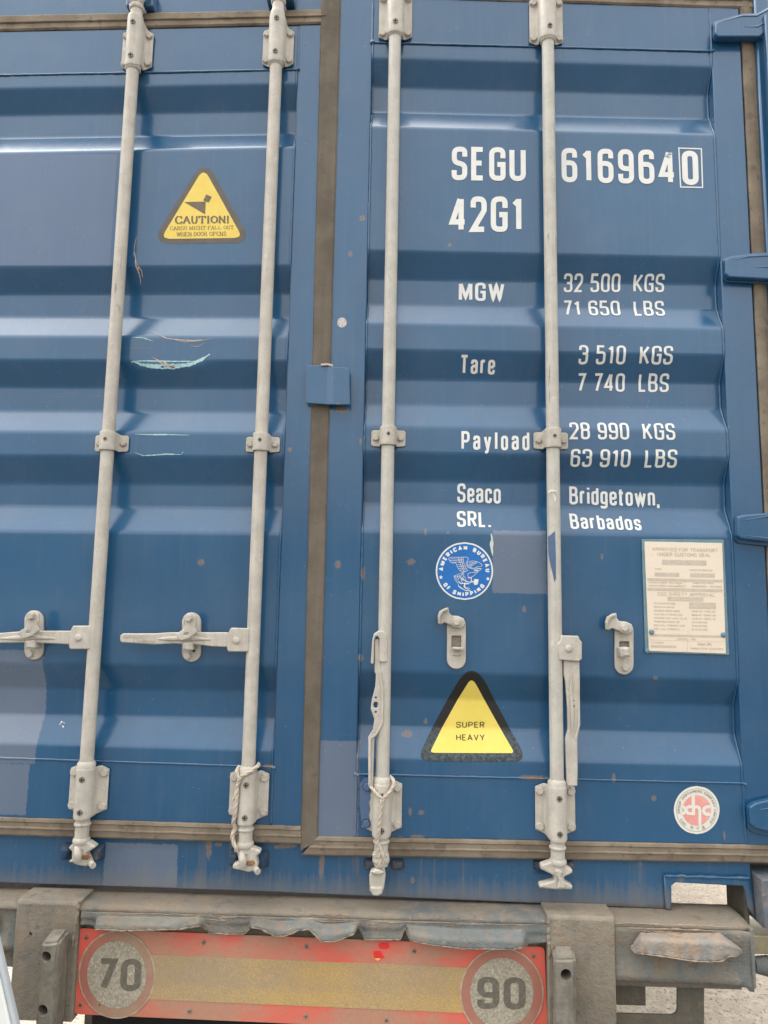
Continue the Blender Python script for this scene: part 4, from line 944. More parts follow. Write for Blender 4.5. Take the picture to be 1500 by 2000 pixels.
def drawing(name, lines, parent, mat, w=.8, lift=.0014, fn=em, zf=None):
    b = MB(); n = 0
    for ln in lines:
        ww = w
        if isinstance(ln, tuple) and isinstance(ln[0], (int, float)): ww, ln = ln
        pts = [fn(*p) for p in ln]; L, Rr = ribbon(pts, ww / 2); n += 1
        rows = [[(hit(*l) if zf is None else P(*l, zf)) + Vector((0, -lift - .00008 * (n % 9), 0)), (hit(*r) if zf is None else P(*r, zf)) + Vector((0, -lift - .00008 * (n % 9), 0))] for l, r in zip(L, Rr)]
        b.grid(rows, 0, False)
    return b.build(name, mat, parent, keep=True)
wing = [[(740, 482), (490, 487), (460, 520), (510, 590), (560, 600), (600, 590), (640, 690), (700, 760), (740, 775), (835, 745)], [(740, 482), (760, 600), (800, 690), (835, 745)], [(500, 515), (650, 520), (745, 525)], [(480, 545), (640, 552), (755, 560)], [(530, 580), (620, 580), (758, 595)], [(650, 485), (670, 560), (720, 680), (760, 765)],
        [(625, 630), (765, 640)], [(640, 665), (775, 672)], [(660, 700), (790, 705)], [(690, 735), (805, 730)], [(700, 485), (720, 580), (760, 700)],
        [(740, 482), (820, 482), (845, 510), (825, 570), (830, 640), (880, 685), (990, 710), (1100, 712)], [(805, 560), (805, 640), (850, 690), (940, 715)], [(850, 570), (930, 555), (1020, 570), (1080, 600), (1118, 640), (1095, 665), (1010, 670), (960, 700)], [(1000, 570), (1010, 600), (960, 620), (900, 660), (880, 685)], [(850, 600), (930, 585), (1005, 580)], [(845, 630), (900, 620), (960, 600)], [(850, 655), (890, 645), (920, 630)],
        [(1000, 690), (1105, 710), (1040, 760), (950, 850), (905, 870)], (1.5, [(955, 730), (1040, 740)]), [(950, 755), (1030, 750)], [(835, 810), (880, 785), (990, 780), (1030, 765)], [(835, 810), (840, 870), (905, 880), (910, 900)],
        [(830, 745), (700, 800), (565, 850), (575, 900), (620, 975)], [(590, 850), (620, 940)], [(625, 840), (645, 900)], [(660, 825), (680, 870)], [(570, 875), (700, 845), (760, 800)], [(740, 790), (700, 860), (650, 900), (640, 980), (660, 1050)], [(760, 810), (740, 900), (800, 960), (840, 960)],
        (1.6, [(840, 890), (905, 880), (900, 960), (930, 975)]), (1.6, [(720, 880), (760, 930), (830, 960), (900, 980)]), [(770, 850), (800, 930)], [(700, 900), (730, 990), (800, 1010), (880, 1000)], (1.8, [(660, 960), (700, 1000), (780, 990), (860, 1000)]), (1.3, [(690, 880), (740, 940)]),
        (6.5, [(950, 975), (1035, 965)]), (4, [(960, 930), (1045, 935)]), (3, [(960, 1010), (1020, 1010)]), (1.4, [(900, 960), (950, 950)]), (2.4, [(780, 1000), (765, 1050), (800, 1090)]), [(645, 1045), (700, 1090), (790, 1130), (880, 1140), (870, 1095), (820, 1070)], (1.4, [(660, 1050), (730, 1100), (800, 1135), (870, 1138)]), (1.6, [(800, 1090), (850, 1115)])]
drawing('emblem_drawing', wing, ab, M_LET, .75)
# round maker's sticker, bottom right
ZX = .0
xc, yc = 1360.5, 1582
M_IVORY = simple('ivory_vinyl', (.72, .69, .60), (.76, .73, .65), .45, 20, .04); M_PINK = simple('faded_red', (.74, .30, .27), (.80, .38, .33), .5, 25, .05)
xh = strip_decal('round_sticker', circ(xc, yc, 44.6, 40, 47), M_IVORY, CT, surf=False, Y=0, lift=.0007, n=44, label='round ivory sticker with a faded red monogram')
strip_decal('sticker_face', circ(xc, yc + .5, 28, 36, 30), M_PINK, xh, surf=False, lift=.0011, n=36)
def xm(x, y): return (1300 + x / 12.5, 1520 + y / 12.5)
drawing('monogram', [(6.6, [(665, 360), (675, 900)]), (6.0, [(700, 705), (760, 690), (815, 720), (830, 790), (830, 1140)]), (6.4, [(1085, 700), (1010, 690), (945, 720), (915, 790), (945, 855), (1010, 880), (1085, 870)]), (6.0, [(630, 690), (560, 690), (500, 730), (495, 790), (530, 850), (635, 862)]), (5.5, [(385, 700), (430, 700), (490, 770)]), (5.5, [(385, 860), (430, 855), (490, 790)])], xh, M_IVORY, 1, .0015, xm, zf=0.0)
ins = simple('sticker_ink', (.16, .15, .13), (.24, .22, .19), .5, 60, .05)
b = MB(); rows = []
for k in range(49):
    a = 2 * math.pi * k / 48; rows.append([P(xc + r_ * math.cos(a), yc + r_ * 1.054 * math.sin(a), 0) + Vector((0, -.0011, 0)) for r_ in (39.4, 40.0)])
b.grid(rows, 0, False); b.build('sticker_ring', ins, xh, keep=True)
ringtext('GROUP CONTAINERS COMPANY LIMITED', xc, yc, 35.3, 4.6, R(-100), R(132), xh, ins, .13, yscale=1.05, zf=0.0, wide=1.2); ringtext('CXIC', xc, yc, 35.3, 4.6, R(-118), R(-143), xh, ins, .13, inward=True, yscale=1.05, zf=0.0)
hz_ = [[(600, 1165), (640, 1165)], [(595, 1185), (635, 1185)], [(618, 1155), (615, 1230)], [(600, 1200), (635, 1200)], [(650, 1165), (648, 1235)], [(650, 1185), (672, 1185)], [(662, 1185), (660, 1235)], [(602, 1220), (612, 1205)], [(760, 1185), (755, 1215)], [(785, 1180), (785, 1210), (808, 1210)], [(750, 1232), (812, 1235)], [(780, 1215), (780, 1255)], [(808, 1185), (785, 1200)],
       [(895, 1160), (935, 1165)], [(895, 1160), (897, 1190), (935, 1190), (935, 1165)], [(896, 1175), (934, 1177)], [(890, 1200), (950, 1200), (955, 1240), (895, 1240), (890, 1200)], [(893, 1220), (953, 1220)]]
drawing('sticker_characters', hz_, xh, ins, .55, .0012, xm, zf=0.0)

# customs / safety plate
def pm(x, y): return (1240 + x / 7.5, 1040 + y / 7.5)
HB = [pm(100, 98), pm(1305, 105), pm(1385, 1795), pm(150, 1760)]
o = plate('approval_plate', fillet(HB, 2.5, True, 3), [], -.0035, .0033, M_PALEB, CT, .001); o['label'] = 'stamped approval plate riveted to the right door'
PL = plate('plate_face', fillet([pm(140, 132), pm(1280, 155), pm(1335, 1775), pm(205, 1735)], 1.5, True, 2), [], -.0048, .0012, M_PLATE, o, .0005)
PYF = -.0049
def ptext(text, x0, x1, y0, y1, wt=.13, dy=0):
    sk = 25 * (x1 - x0) / 1140
    lettering('plate_text', text, wt, pm(x0, y1), pm(x1, y1 + sk), pm(x0, y0), pm(x1, y0 + sk), o, M_PRINT, surf=False, Y=PYF, lift=.0003, gap=.2, space=.5, wide=1.5)
ptext('APPROVED FOR TRANSPORT', 255, 1215, 218, 268, .11); ptext('UNDER CUSTOMS SEAL', 330, 1110, 290, 342, .11); ptext('CSC SAFETY APPROVAL', 335, 1170, 872, 922, .11)
ptext('TYPE', 290, 385, 520, 550); ptext('MANUFACTURERS NO.', 805, 1140, 535, 562)
for i, (tx, xr) in enumerate((('DATE MANUFACTURED', 590), ('IDENTIFICATION NO.', 585), ('MAXIMUM GROSS MASS', 655), ('ALLOWABLE STACKING LOAD', 695), ('RACKING TEST LOAD VALUE', 760), ('TRANSVERSE RACKING TEST', 665), ('END WALL STRENGTH TEST', 735), ('SIDE WALL STRENGTH', 660))):
    ptext(tx, 280, xr, 1022 + i * 53.5, 1050 + i * 53.5)
for i, tx in enumerate(('32500 KG  71650 LBS', '86400 KG  190480 LBS', '15240 KG  33600 LBS', '150 KN NEWTONS', '75 KN NEWTONS', '99 KN NEWTONS')):
    ptext(tx, 830, 1180 if i < 3 else 1060, 1140 + i * 53.5, 1166 + i * 53.5)
ptext('WOODEN FLOOR TREATMENT', 195, 705, 716, 742); ptext('INSECTICIDE IMMUNISED', 205, 720, 764, 788); ptext('TIMBER TREATMENT', 840, 1160, 725, 750); ptext('IMMUNISED  -04/2006', 840, 1275, 772, 800); ptext('Seaco SRL', 915, 1130, 1612, 1652, .14); ptext('BRIDGETOWN, BARBADOS', 820, 1290, 1685, 1710); ptext('MODEL NO.', 620, 900, 1545, 1570); ptext('OWNER', 240, 420, 1600, 1625)
b = MB(); n = 0
for x0, x1, y0, y1 in ((400, 1048, 398, 470), (288, 650, 585, 640), (812, 1172, 595, 652), (180, 1285, 668, 705), (185, 1285, 808, 850), (480, 1003, 940, 1000), (796, 1190, 1022, 1062), (796, 1190, 1072, 1115), (215, 1330, 1487, 1520), (228, 605, 1650, 1682), (220, 1320, 1573, 1577), (768, 773, 1580, 1745), (736, 741, 708, 815)):
    sk = 25 * (x1 - x0) / 1140; n += 1
    b.add([P(*pm(*q), PYF - .0003) for q in ((x0, y0), (x1, y0 + sk), (x1, y1 + sk), (x0, y1))], [(0, 1, 2, 3)])
b.build('plate_print', simple('plate_print_pale', (.50, .43, .34), (.58, .5, .4), .6, 120, .05), o)
for q in (pm(243, 1456), pm(1295, 1498)):
    b = MB(); b.disc(P(*q, -.005), .0068, -.0045, -.007, 18, 0, .0025); b.build('rivet', M_PALEB, o)
b = MB(); b.disc(P(*pm(180, 1735), -.005), .006, -.0035, -.006, 14, 0, .002); b.build('rivet', M_PALEB, o)

# scratches, scrapes and chips: thin raised slivers of exposed older paint and metal
def scrape(pts, w, mat, side='L', Y=None, name='paint_scrape', lift=.0009):
    n = []; 
    for (a, c_) in zip(pts, pts[1:]):
        k = max(2, int(math.hypot(c_[0] - a[0], c_[1] - a[1]) / 3)); n += [(a[0] + (c_[0] - a[0]) * j / k, a[1] + (c_[1] - a[1]) * j / k) for j in range(k)]
    n.append(pts[-1]); b = MB(); rows = []; N = len(n)
    L, Rr = ribbon(n, .5)
    for i, (l, r) in enumerate(zip(L, Rr)):
        t = i / (N - 1); ww = w * (math.sin(math.pi * min(max(t, .03), .97)) ** .6) * (.7 + .6 * random.random()); mid = (l + r) / 2; d = (l - r) * ww / 2
        rows.append([(hit(*(mid + d), side) if Y is None else P(*(mid + d), Y)) + Vector((0, -lift, 0)), (hit(*(mid - d), side) if Y is None else P(*(mid - d), Y)) + Vector((0, -lift, 0))])
    b.grid(rows, 0, False); b.build(name, mat, CT, keep=True)
scrape([(256, 708), (262, 706), (275, 712), (300, 716), (340, 716), (372, 712), (395, 702), (410, 692)], 9, M_TEAL)
scrape([(258, 706), (285, 705), (330, 706), (370, 706), (392, 706)], 3, M_TEAL, lift=.0011)
scrape([(296, 698), (320, 708), (345, 719)], 2.2, M_SCR, lift=.0014); scrape([(305, 704), (322, 713), (342, 722)], 1.8, M_SCR, lift=.0014)
scrape([(289, 645), (305, 651), (325, 661), (350, 664), (375, 665), (400, 664), (415, 661)], 1.8, M_SCR); scrape([(330, 661), (360, 668), (390, 666), (413, 661)], 1.1, M_SCR); scrape([(372, 676), (388, 677), (398, 670)], 1.0, M_SCR)
scrape([(258, 659), (280, 660), (300, 667)], 2, M_TEAL); scrape([(264, 848), (290, 849), (330, 849), (370, 850)], 2.4, M_TEAL); scrape([(264, 884), (280, 890), (300, 889), (325, 887), (355, 888)], 2.6, M_TEAL); scrape([(354, 888), (358, 882)], 1, M_TEAL)
scrape([(262, 488), (265, 505), (266, 520), (272, 535), (275, 548), (274, 556)], 2.4, M_SCR); scrape([(267, 462), (263, 480), (261, 500)], 1.2, M_SCR); scrape([(268, 515), (277, 530), (279, 543)], 1.6, M_SCR); scrape([(270, 520), (271, 532)], 2, M_SCR)
scrape([(116, 1416), (121, 1409), (124, 1411)], 1.6, M_LET); scrape([(122, 1417), (125, 1421)], 3, M_LET); scrape([(125, 1409), (126, 1414)], 1.5, M_LET)
scrape([(959, 1042), (961, 1052), (960, 1066), (962, 1085)], 6, simple('pale_peel', (.45, .55, .50), (.6, .62, .55), .6, 90, .1), 'R')
for q in ([(1302, 304), (1308, 301), (1312, 303)], [(1297, 304), (1305, 307), (1309, 308)]): scrape(q, 2.4, simple('chip', (.16, .22, .27), (.2, .25, .3), .6, 90, .1), 'R', lift=.0017)
pb = plate('paint_patch', [(1070, 1048), (1076, 1044), (1084, 1037), (1085, 1060), (1086, 1100), (1086, 1130), (1083, 1136), (1080, 1120), (1076, 1105), (1071, 1078)], [], BY - BR - .0012, .004, M_BLUEB, CT, .001)
scrape([(1070, 962), (1076, 958), (1088, 959)], 5, M_LET, 'R', Y=BY - BR - .001); scrape([(1080, 964), (1084, 972), (1084, 981)], 4, M_LET, 'R', Y=BY - BR - .001)
for q, w_ in (([(1071, 455), (1070, 468)], 1.6), ([(1073, 712), (1073, 735), (1071, 755)], 1.4), ([(1073, 760), (1073, 790)], 1.2), ([(1071, 540), (1072, 545)], 1), ([(225, 552), (226, 560), (224, 572)], 2.4), ([(229, 594), (234, 600), (236, 612)], 2.2), ([(237, 483), (238, 500), (236, 520), (237, 548)], 1.0)):
    scrape(q, w_, M_INK2 if False else simple('dark_scuff', (.2, .19, .17), (.3, .28, .25), .6, 90, .1), 'R', Y=BY - BR - .0006, name='scuff')

# ---------------------------------------------------------------- ropes
def rope(label, paths, loc_px, strands=3):
    root = empty('rope', P(*loc_px, -.04)); tag(root, label, 'rope')
    for nm, pts, r, Yf in paths:
        ctrl = [P(p[0], p[1], p[2]) for p in pts]; dense = []
        for i in range(len(ctrl) - 1):   # Catmull-Rom
            p0, p1, p2, p3 = ctrl[max(i - 1, 0)], ctrl[i], ctrl[i + 1], ctrl[min(i + 2, len(ctrl) - 1)]
            n = max(3, int((p2 - p1).length / .0022))
            for k in range(n):
                t = k / n; dense.append(.5 * ((2 * p1) + (p2 - p0) * t + (2 * p0 - 5 * p1 + 4 * p2 - p3) * t * t + (-p0 + 3 * p1 - 3 * p2 + p3) * t ** 3))
        dense.append(ctrl[-1])
        for s in range(strands):
            path = []; dist = 0
            for i, p in enumerate(dense):
                if i: dist += (p - dense[i - 1]).length
                t = (dense[min(i + 1, len(dense) - 1)] - dense[max(i - 1, 0)]).normalized(); a = Vector((0, 1, 0)); a = (a - t * a.dot(t)).normalized(); c_ = t.cross(a)
                an = dist / (r * 5.2) * 2 * math.pi * .5 + s * 2 * math.pi / strands
                path.append(p + (a * math.cos(an) + c_ * math.sin(an)) * r * .52)
            b = MB(); b.tube(path, [r * .62 * (1 + .15 * mnoise.noise(q * 150)) for q in path], 8); b.build('strand', M_ROPE, root)
YF = -.058
rope('frayed pale rope tied round the second locking bar from the left', [
    ('loop', [(505, 1492, -.03), (503, 1497, -.046), (490, 1506, -.057), (473, 1516, -.056), (468, 1524, -.052), (463, 1540, -.050), (461, 1556, -.049), (464, 1566, -.049)], .0046, 0),
    ('back', [(468, 1496, -.034), (462, 1506, -.046), (466, 1520, -.050), (464, 1535, -.049), (459, 1550, -.048), (455, 1566, -.047)], .0038, 0),
    ('tail', [(464, 1540, -.050), (462, 1562, -.050), (459, 1590, -.048), (456, 1606, -.044), (459, 1618, -.040), (454, 1632, -.042), (456, 1645, -.044), (461, 1656, -.046), (462, 1662, -.044)], .0050, 0)], (462, 1560))
rope('pale twisted rope noosed round the third locking bar from the left', [
    ('left', [(722, 1533, -.036), (728, 1541, -.050), (738, 1553, -.058), (746, 1561, -.060), (744, 1575, -.060), (741, 1600, -.060)], .0040, 0),
    ('right', [(762, 1516, -.034), (769, 1525, -.044), (768, 1535, -.050), (760, 1548, -.056), (749, 1559, -.060), (746, 1575, -.060)], .0040, 0),
    ('tail', [(744, 1562, -.061), (743, 1585, -.061), (742, 1605, -.060), (740, 1625, -.058), (737, 1645, -.052), (740, 1665, -.052), (743, 1680, -.052), (742, 1692, -.050)], .0046, 0),
    ('fray', [(737, 1645, -.052), (744, 1660, -.054), (749, 1676, -.054), (747, 1690, -.050)], .0042, 0)], (745, 1600))

# ---------------------------------------------------------------- trailer
TZ = ZB - .016      # top of the rear beam
TR = empty('container_trailer', (-.2, .1, TZ)); tag(TR, 'mud covered skeletal trailer under the container, with marker board and buffer blocks', 'trailer')
fY = PZ(700, 1785, TZ).y; bY = PZ(1330, 1764, TZ).y
def pxl(px, py, Y): return P(px, py, Y)
xl = P(165, 1770, fY).x; xr = P(1465, 1820, fY).x
M_WEAR = trailer_mat('tan_worn_edge', (.40, .31, .23), (.24, .20, .16), .40, .5)
# top sheet of the beam with a worn rolled front edge
rows = []; NX = 130
for k in range(NX + 1):
    x = -1.45 + (xr + 1.45) * k / NX; w = mnoise.noise(Vector((x * 6, 0, 0))); r = []
    for j, (y, z) in enumerate(((bY + .02, TZ - .06), (bY + .006 * mnoise.noise(Vector((x * 20, 5, 0))), TZ - .002), (bY - .02, TZ), (0.0, TZ), (fY + .03, TZ), (fY + .012, TZ - .001), (fY + .004, TZ - .005), (fY, TZ - .012))):
        r.append((x, y + w * .002, z + mnoise.noise(Vector((x * 9, j, 2))) * .0014))
    rows.append(r)
b = MB(); b.grid(rows); b.build('beam_top', M_TR, TR, solid=.004)
# front face between the posts with bulged, torn rub pockets
low = [(165, 1806), (178, 1806), (200, 1813), (267, 1815), (367, 1812), (398, 1806), (410, 1820), (443, 1823), (478, 1823), (495, 1808), (517, 1813), (543, 1825), (565, 1825), (587, 1815), (607, 1812), (633, 1837), (660, 1835), (693, 1822), (701, 1807), (713, 1834), (783, 1834), (791, 1810), (800, 1833), (833, 1841), (900, 1850), (1000, 1851), (1027, 1844), (1068, 1840)]
bulge = [(190, 405), (488, 705), (795, 1028)]
def lowy(px):
    for (a, ya), (c_, yc_) in zip(low, low[1:]):
        if a <= px <= c_: return ya + (yc_ - ya) * (px - a) / (c_ - a)
    return low[0][1] if px < low[0][0] else low[-1][1]
rows = []; NX = 260; NR = 12
for k in range(NX + 1):
    px = 160 + (1072 - 160) * k / NX; yl = lowy(px); top = P(px, 1765 + (px - 160) * .034, fY); top = Vector((top.x, fY, TZ - .012))
    bl_ = 0
    for a, c_ in bulge:
        if a < px < c_:
            e = min(px - a, c_ - px) / 13; bl_ = min(1, max(0, e)); bl_ = bl_ * bl_ * (3 - 2 * bl_)
    bl_ = bl_ * .030; r = []
    for j in range(NR + 1):
        t = j / NR; s = max(0, min(1, (t - .34) / .3)); s = s * s * (3 - 2 * s)
        y = fY - .004 * t + (.004 * s) * (bl_ < .01) - bl_ * s + mnoise.noise(Vector((px * .03, t * 2, 4))) * .0016
        yb_ = P(px, yl, fY - bl_).z
        z = top.z + (yb_ - top.z) * t + (t ** 3) * mnoise.noise(Vector((px * .21, 8, 0))) * .0012
        r.append((top.x, y, z))
    rows.append(r)
b = MB(); b.grid(rows); b.build('beam_face', M_TRB, TR, solid=.005)
for (a, c_) in bulge + [(410, 486), (707, 792)]:
    ks = [k for k in range(NX + 1) if a - 4 < 160 + 912 * k / NX < c_ + 4]; pts = [Vector(rows[k][-1]) + Vector((0, -.002, -.001)) + mnoise.noise_vector(Vector(rows[k][-1]) * 90) * .001 for k in ks]
    b2 = MB(); b2.tube(pts, [.0016 + .0016 * mnoise.noise(p * 130) for p in pts], 7); b2.build('torn_edge', M_WEAR, TR)
for n0 in range(16):
    k0 = random.randint(2, NX - 60); ln_ = random.randint(6, 46); j = random.choice((0, 0, 1, 2, 2, 3)); pts = [Vector(rows[k][j]) + Vector((0, -.0032, mnoise.noise(Vector((k * .2, n0, 0))) * .003)) for k in range(k0, k0 + ln_)]
    b2 = MB(); b2.tube(pts, [.0005 + .0016 * abs(mnoise.noise(p * 60)) for p in pts], 6); b2.build('wear_line', M_WEAR, TR)
# box behind
b = MB(); b.box(-1.45, xr - .01, fY + .03, bY - .01, TZ - .16, TZ - .006); b.build('rear_beam', M_TR, TR, bevel=.004)
# posts
def post(xa, xb, yt, yb, Yf, lb):
    A = P(xa[0], yt, Yf); B = P(xb[0], yt, Yf); zb_ = P(xa[1], yb, Yf).z; zt_ = TZ + .010
    b = MB(); n = 24; nx = 10; rows = []
    for j in range(n + 1):
        t = j / n; z = zt_ - .004 + (zb_ - zt_) * t; r = [(A.x, .02, z)]
        for i in range(nx + 1): x = A.x + (B.x - A.x) * i / nx; r.append((x, Yf + mnoise.noise(Vector((x * 14, z * 14, 6))) * .0014, z))
        r.append((B.x, .02, z)); rows.append(r)
    rows = [[(p[0], max(p[1], Yf + .006) if 0 < i < nx + 2 else p[1], zt_) for i, p in enumerate(rows[0])]] + rows
    b.grid(rows); b.add([rows[0][0]] + rows[0][1:-1] + [rows[0][-1]], [tuple(range(nx + 3))]); b.add(rows[-1], [tuple(range(nx + 3))])
    o = b.build('post', M_MUD, TR, bevel=.004); o['label'] = lb; return o
pY = fY - .003
pL = post((33, 33), (156, 156), 1756, 1989, pY, 'left muddy post behind the buffer block'); pR = post((1069, 1069), (1201, 1201), 1790, 2160, pY - .002, 'right muddy post behind the buffer block')
b = MB(); b.tube([P(61, 1822, pY - .0005), P(61, 1822, pY + .002)], .0045, 10); b.build('post_hole', M_DARK, pL)
# seam weld between post and beam
for a_, c_ in (((155, 1760), (141, 1850)), ((1070, 1795), (1073, 1870))):
    A, B = P(*a_, pY - .001), P(*c_, pY - .001); pts = line(A, B, 40); b = MB(); b.tube([p + mnoise.noise_vector(p * 90) * .0022 for p in pts], [.004 + .002 * mnoise.noise(p * 140) for p in pts], 8); b.build('weld', M_MUD, TR)
# buffer blocks
def block(front, topb, side_px, holes, Yf, Yb, lb):
    """front: px quad (tl, tr, br, bl) at Yf; topb: px of back top-left/right at Yb"""
    f_ = [P(*q, Yf) for q in front]; t_ = [P(*q, Yb) for q in topb]; bl_ = Vector((t_[0].x, Yb, f_[3].z)); br_ = Vector((t_[1].x, Yb, f_[2].z))
    me = bpy.data.meshes.new('bumper_block'); vs = f_ + [t_[0], t_[1], br_, bl_]
    me.from_pydata([tuple(v) for v in vs], [], [(0, 1, 2, 3), (4, 5, 1, 0), (5, 6, 2, 1), (6, 7, 3, 2), (7, 4, 0, 3), (4, 7, 6, 5)])
    bm = bmesh.new(); bm.from_mesh(me); bmesh.ops.recalc_face_normals(bm, faces=bm.faces)
    bmesh.ops.bevel(bm, geom=[e for e in bm.edges], offset=.007, segments=3, affect='EDGES'); bmesh.ops.triangulate(bm, faces=bm.faces)
    bmesh.ops.subdivide_edges(bm, edges=[e for e in bm.edges if e.calc_length() > .02], cuts=5, use_grid_fill=True)
    bmesh.ops.triangulate(bm, faces=bm.faces)
    for v in bm.verts:
        v.co += mnoise.noise_vector(v.co * 22) * .0022 + mnoise.noise_vector(v.co * 70) * .0009
        # a torn nick across the left block
    bm.to_mesh(me); bm.free()
    tmp = bpy.data.objects.new('t', me); COL.objects.link(tmp); cut = []
    for hx, hy, hr in holes:
        cb = MB(); c_ = P(hx, hy, Yf); cb.tube([(c_.x, Yf - .02, c_.z), (c_.x + .003, Yb + .02, c_.z + .0)], hr, 24); co = cb.build('c', M_DARK); cut.append(co)
        mo = tmp.modifiers.new('b', 'BOOLEAN'); mo.operation = 'DIFFERENCE'; mo.object = co; mo.solver = 'EXACT'
    dg = bpy.context.evaluated_depsgraph_get(); m2 = bpy.data.meshes.new_from_object(tmp.evaluated_get(dg)); bpy.data.objects.remove(tmp)
    for c_ in cut: bpy.data.objects.remove(c_)
    m2.materials.clear()
    for p in m2.polygons: p.use_smooth = True; p.material_index = 0
    m2.set_sharp_from_angle(angle=R(35)); m2.name = 'bumper_block'
    o = link('bumper_block', m2, M_RUB, TR); o['label'] = lb; return o
M_RUB = simple('dusty_worn_rubber', (.15, .135, .11), (.24, .215, .175), .85, 22, .7, 60, .2, ((40, 40, 8), .5, (.30, .275, .235)), 0, (45, .60, (.11, .10, .085), .6))
bYb = pY - .002; bYf = pY - .085
block([(80, 1842), (116, 1840), (103, 2060), (64, 2060)], [(101, 1812), (137, 1813)], None, [(89, 1869, .0125), (82, 1974, .0125)], bYf, bYb, 'left buffer block with two holes')
block([(1081, 1872), (1125, 1873), (1126, 2100), (1084, 2100)], [(1079, 1846), (1119, 1846)], None, [(1105, 1904, .0125)], bYf + .005, bYb, 'right buffer block with one visible hole')
# marker board
gY = fY + .012
A, B, C_, D_ = (152, 1813), (1064, 1850), (1070, 2022), (143, 1981)
def bq(u, v):   # board px for u,v in 0..1
    top = (A[0] + (B[0] - A[0]) * u, A[1] + (B[1] - A[1]) * u); bot = (D_[0] + (C_[0] - D_[0]) * u, D_[1] + (C_[1] - D_[1]) * u)
    return (top[0] + (bot[0] - top[0]) * v, top[1] + (bot[1] - top[1]) * v)
cor = fillet([bq(0, 0), bq(1, 0), bq(1, 1), bq(0, 1)], 12, True, 5)
bd = plate('marker_board', cor, [], gY, .004, M_RED, TR, .001); bd['label'] = 'dusty red and yellow rear marker board with speed discs'
plate('yellow_band', [bq(.055, .27), bq(.95, .27), bq(.95, .79), bq(.055, .79)], [], gY - .0012, .0012, M_YB, bd, .0003)
for tx, (cx, cy), (rx, ry), (ix, iy), dx in (('70', (228, 1904), (75, 86), (58, 66), (188, 274)), ('90', (980, 1940), (82, 89), (62, 69), (932, 1027))):
    o = plate('speed_disc', circ(cx, cy, rx, 48, ry), [], gY - .0024, .0012, M_DRIM, bd, .0004); o['label'] = 'round speed disc reading ' + tx
    plate('disc_ring', circ(cx, cy, rx - 3, 48, ry - 3), [], gY - .0034, .001, M_DRING, bd, .0002); plate('disc_face', circ(cx, cy, ix, 48, iy), [], gY - .0044, .001, M_DIN, bd, .0002)
    sk = (dx[1] - dx[0]) * .02
    lettering('disc_digits', tx, .18, (dx[0], cy + 30), (dx[1], cy + 32), (dx[0], cy - 33), (dx[1], cy - 31), bd, M_DIGIT, surf=False, Y=gY - .0047, lift=.0002, gap=.11, wide=1.35)
for u, v in ((.02, .1), (.015, .88), (.27, .1), (.49, .1), (.72, .1), (.975, .1), (.245, .9), (.66, .9), (.49, .9), (.055, .87)):
    b = MB(); c_ = P(*bq(u, v), gY); b.disc(c_, .0052, gY, gY - .002, 14, 0, .001); b.disc(c_, .0018, gY, gY - .0035, 8, 1); b.build('board_screw', [M_MUD, M_DARK], bd)
M_REDC = simple('bright_red_reflector', (.80, .03, .035), (.72, .05, .05), .35, 50, .2)
for pg in ([(738, 1845), (745, 1841), (758, 1842), (762, 1849), (756, 1854), (742, 1853)], [(729, 1858), (743, 1857), (748, 1867), (752, 1869), (746, 1873), (731, 1871)]): plate('clean_patch', fillet(pg, 2, True, 2), [], gY - .0009, .0008, M_REDC, bd, .0002)
plate('clean_patch', fillet([(730, 1872), (745, 1872), (738, 1877)], 1, True, 2), [], gY - .0022, .0008, M_YEL, bd, .0002)
# dark box behind the board so nothing shows through
b = MB(); q0 = P(165, 1835, gY); q1 = P(1055, 1990, gY); b.box(q0.x, q1.x, gY + .006, gY + .05, q1.z + .01, TZ - .01); b.build('board_backing', M_OLIVE, TR)
b = MB(); q0 = P(150, 1990, gY); q1 = P(1060, 2060, gY); b.box(q0.x, q1.x, gY + .09, gY + .12, q1.z - .1, q0.z + .05); b.build('lower_crossbar', M_DARK, TR, bevel=.004)
# right overhang of the beam
xa = P(1201, 1850, fY).x; rows = []; NX = 60
for k in range(NX + 1):
    x = xa + (xr - xa) * k / NX; r = []; px = 1201 + (1465 - 1201) * k / NX; zl = P(px, 1914 + 13 * k / NX + (6 if k > 57 else 0), fY).z
    for j in range(11):
        t = j / 10; z = TZ - .012 + (zl - TZ + .012) * t; r.append((x, fY + .002 + .006 * math.sin(t * 3) + mnoise.noise(Vector((x * 8, t * 3, 1))) * .003 - (.010 * ((k - 50) / 10) if k > 50 else 0), z))
    rows.append(r)
b = MB(); b.grid(rows); b.build('beam_face', M_TRB, TR, solid=.006)
for n0 in range(22):
    a_ = random.uniform(-.78, xr - .25) if n0 < 12 else random.uniform(xa, xr - .15); ln_ = random.uniform(.03, .2); zz_ = random.choice((TZ - .004, TZ - .006, TZ - .013, TZ - .02)) ; yy_ = fY + (.003 if zz_ > TZ - .01 else -.001)
    pts = [Vector((a_ + ln_ * k / 20, yy_ - .0022, zz_ + mnoise.noise(Vector((k * .3, n0, 5))) * .003)) for k in range(21)]
    b2 = MB(); b2.tube(pts, [.0006 + .0020 * abs(mnoise.noise(p * 45)) for p in pts], 6); b2.build('wear_line', M_WEAR, TR)
b = MB(); zz = P(1467, 1930, fY - .008).z; b.box(xr - .004, xr + .004, fY - .012, bY, zz, TZ - .004); b.build('beam_end', M_TRB, TR, bevel=.002)
tl_ = [(1232, 1852), (1238, 1860), (1262, 1863), (1300, 1868), (1350, 1876), (1385, 1878), (1410, 1876), (1424, 1867), (1437, 1867), (1449, 1858)]
rows = []; NX = 90
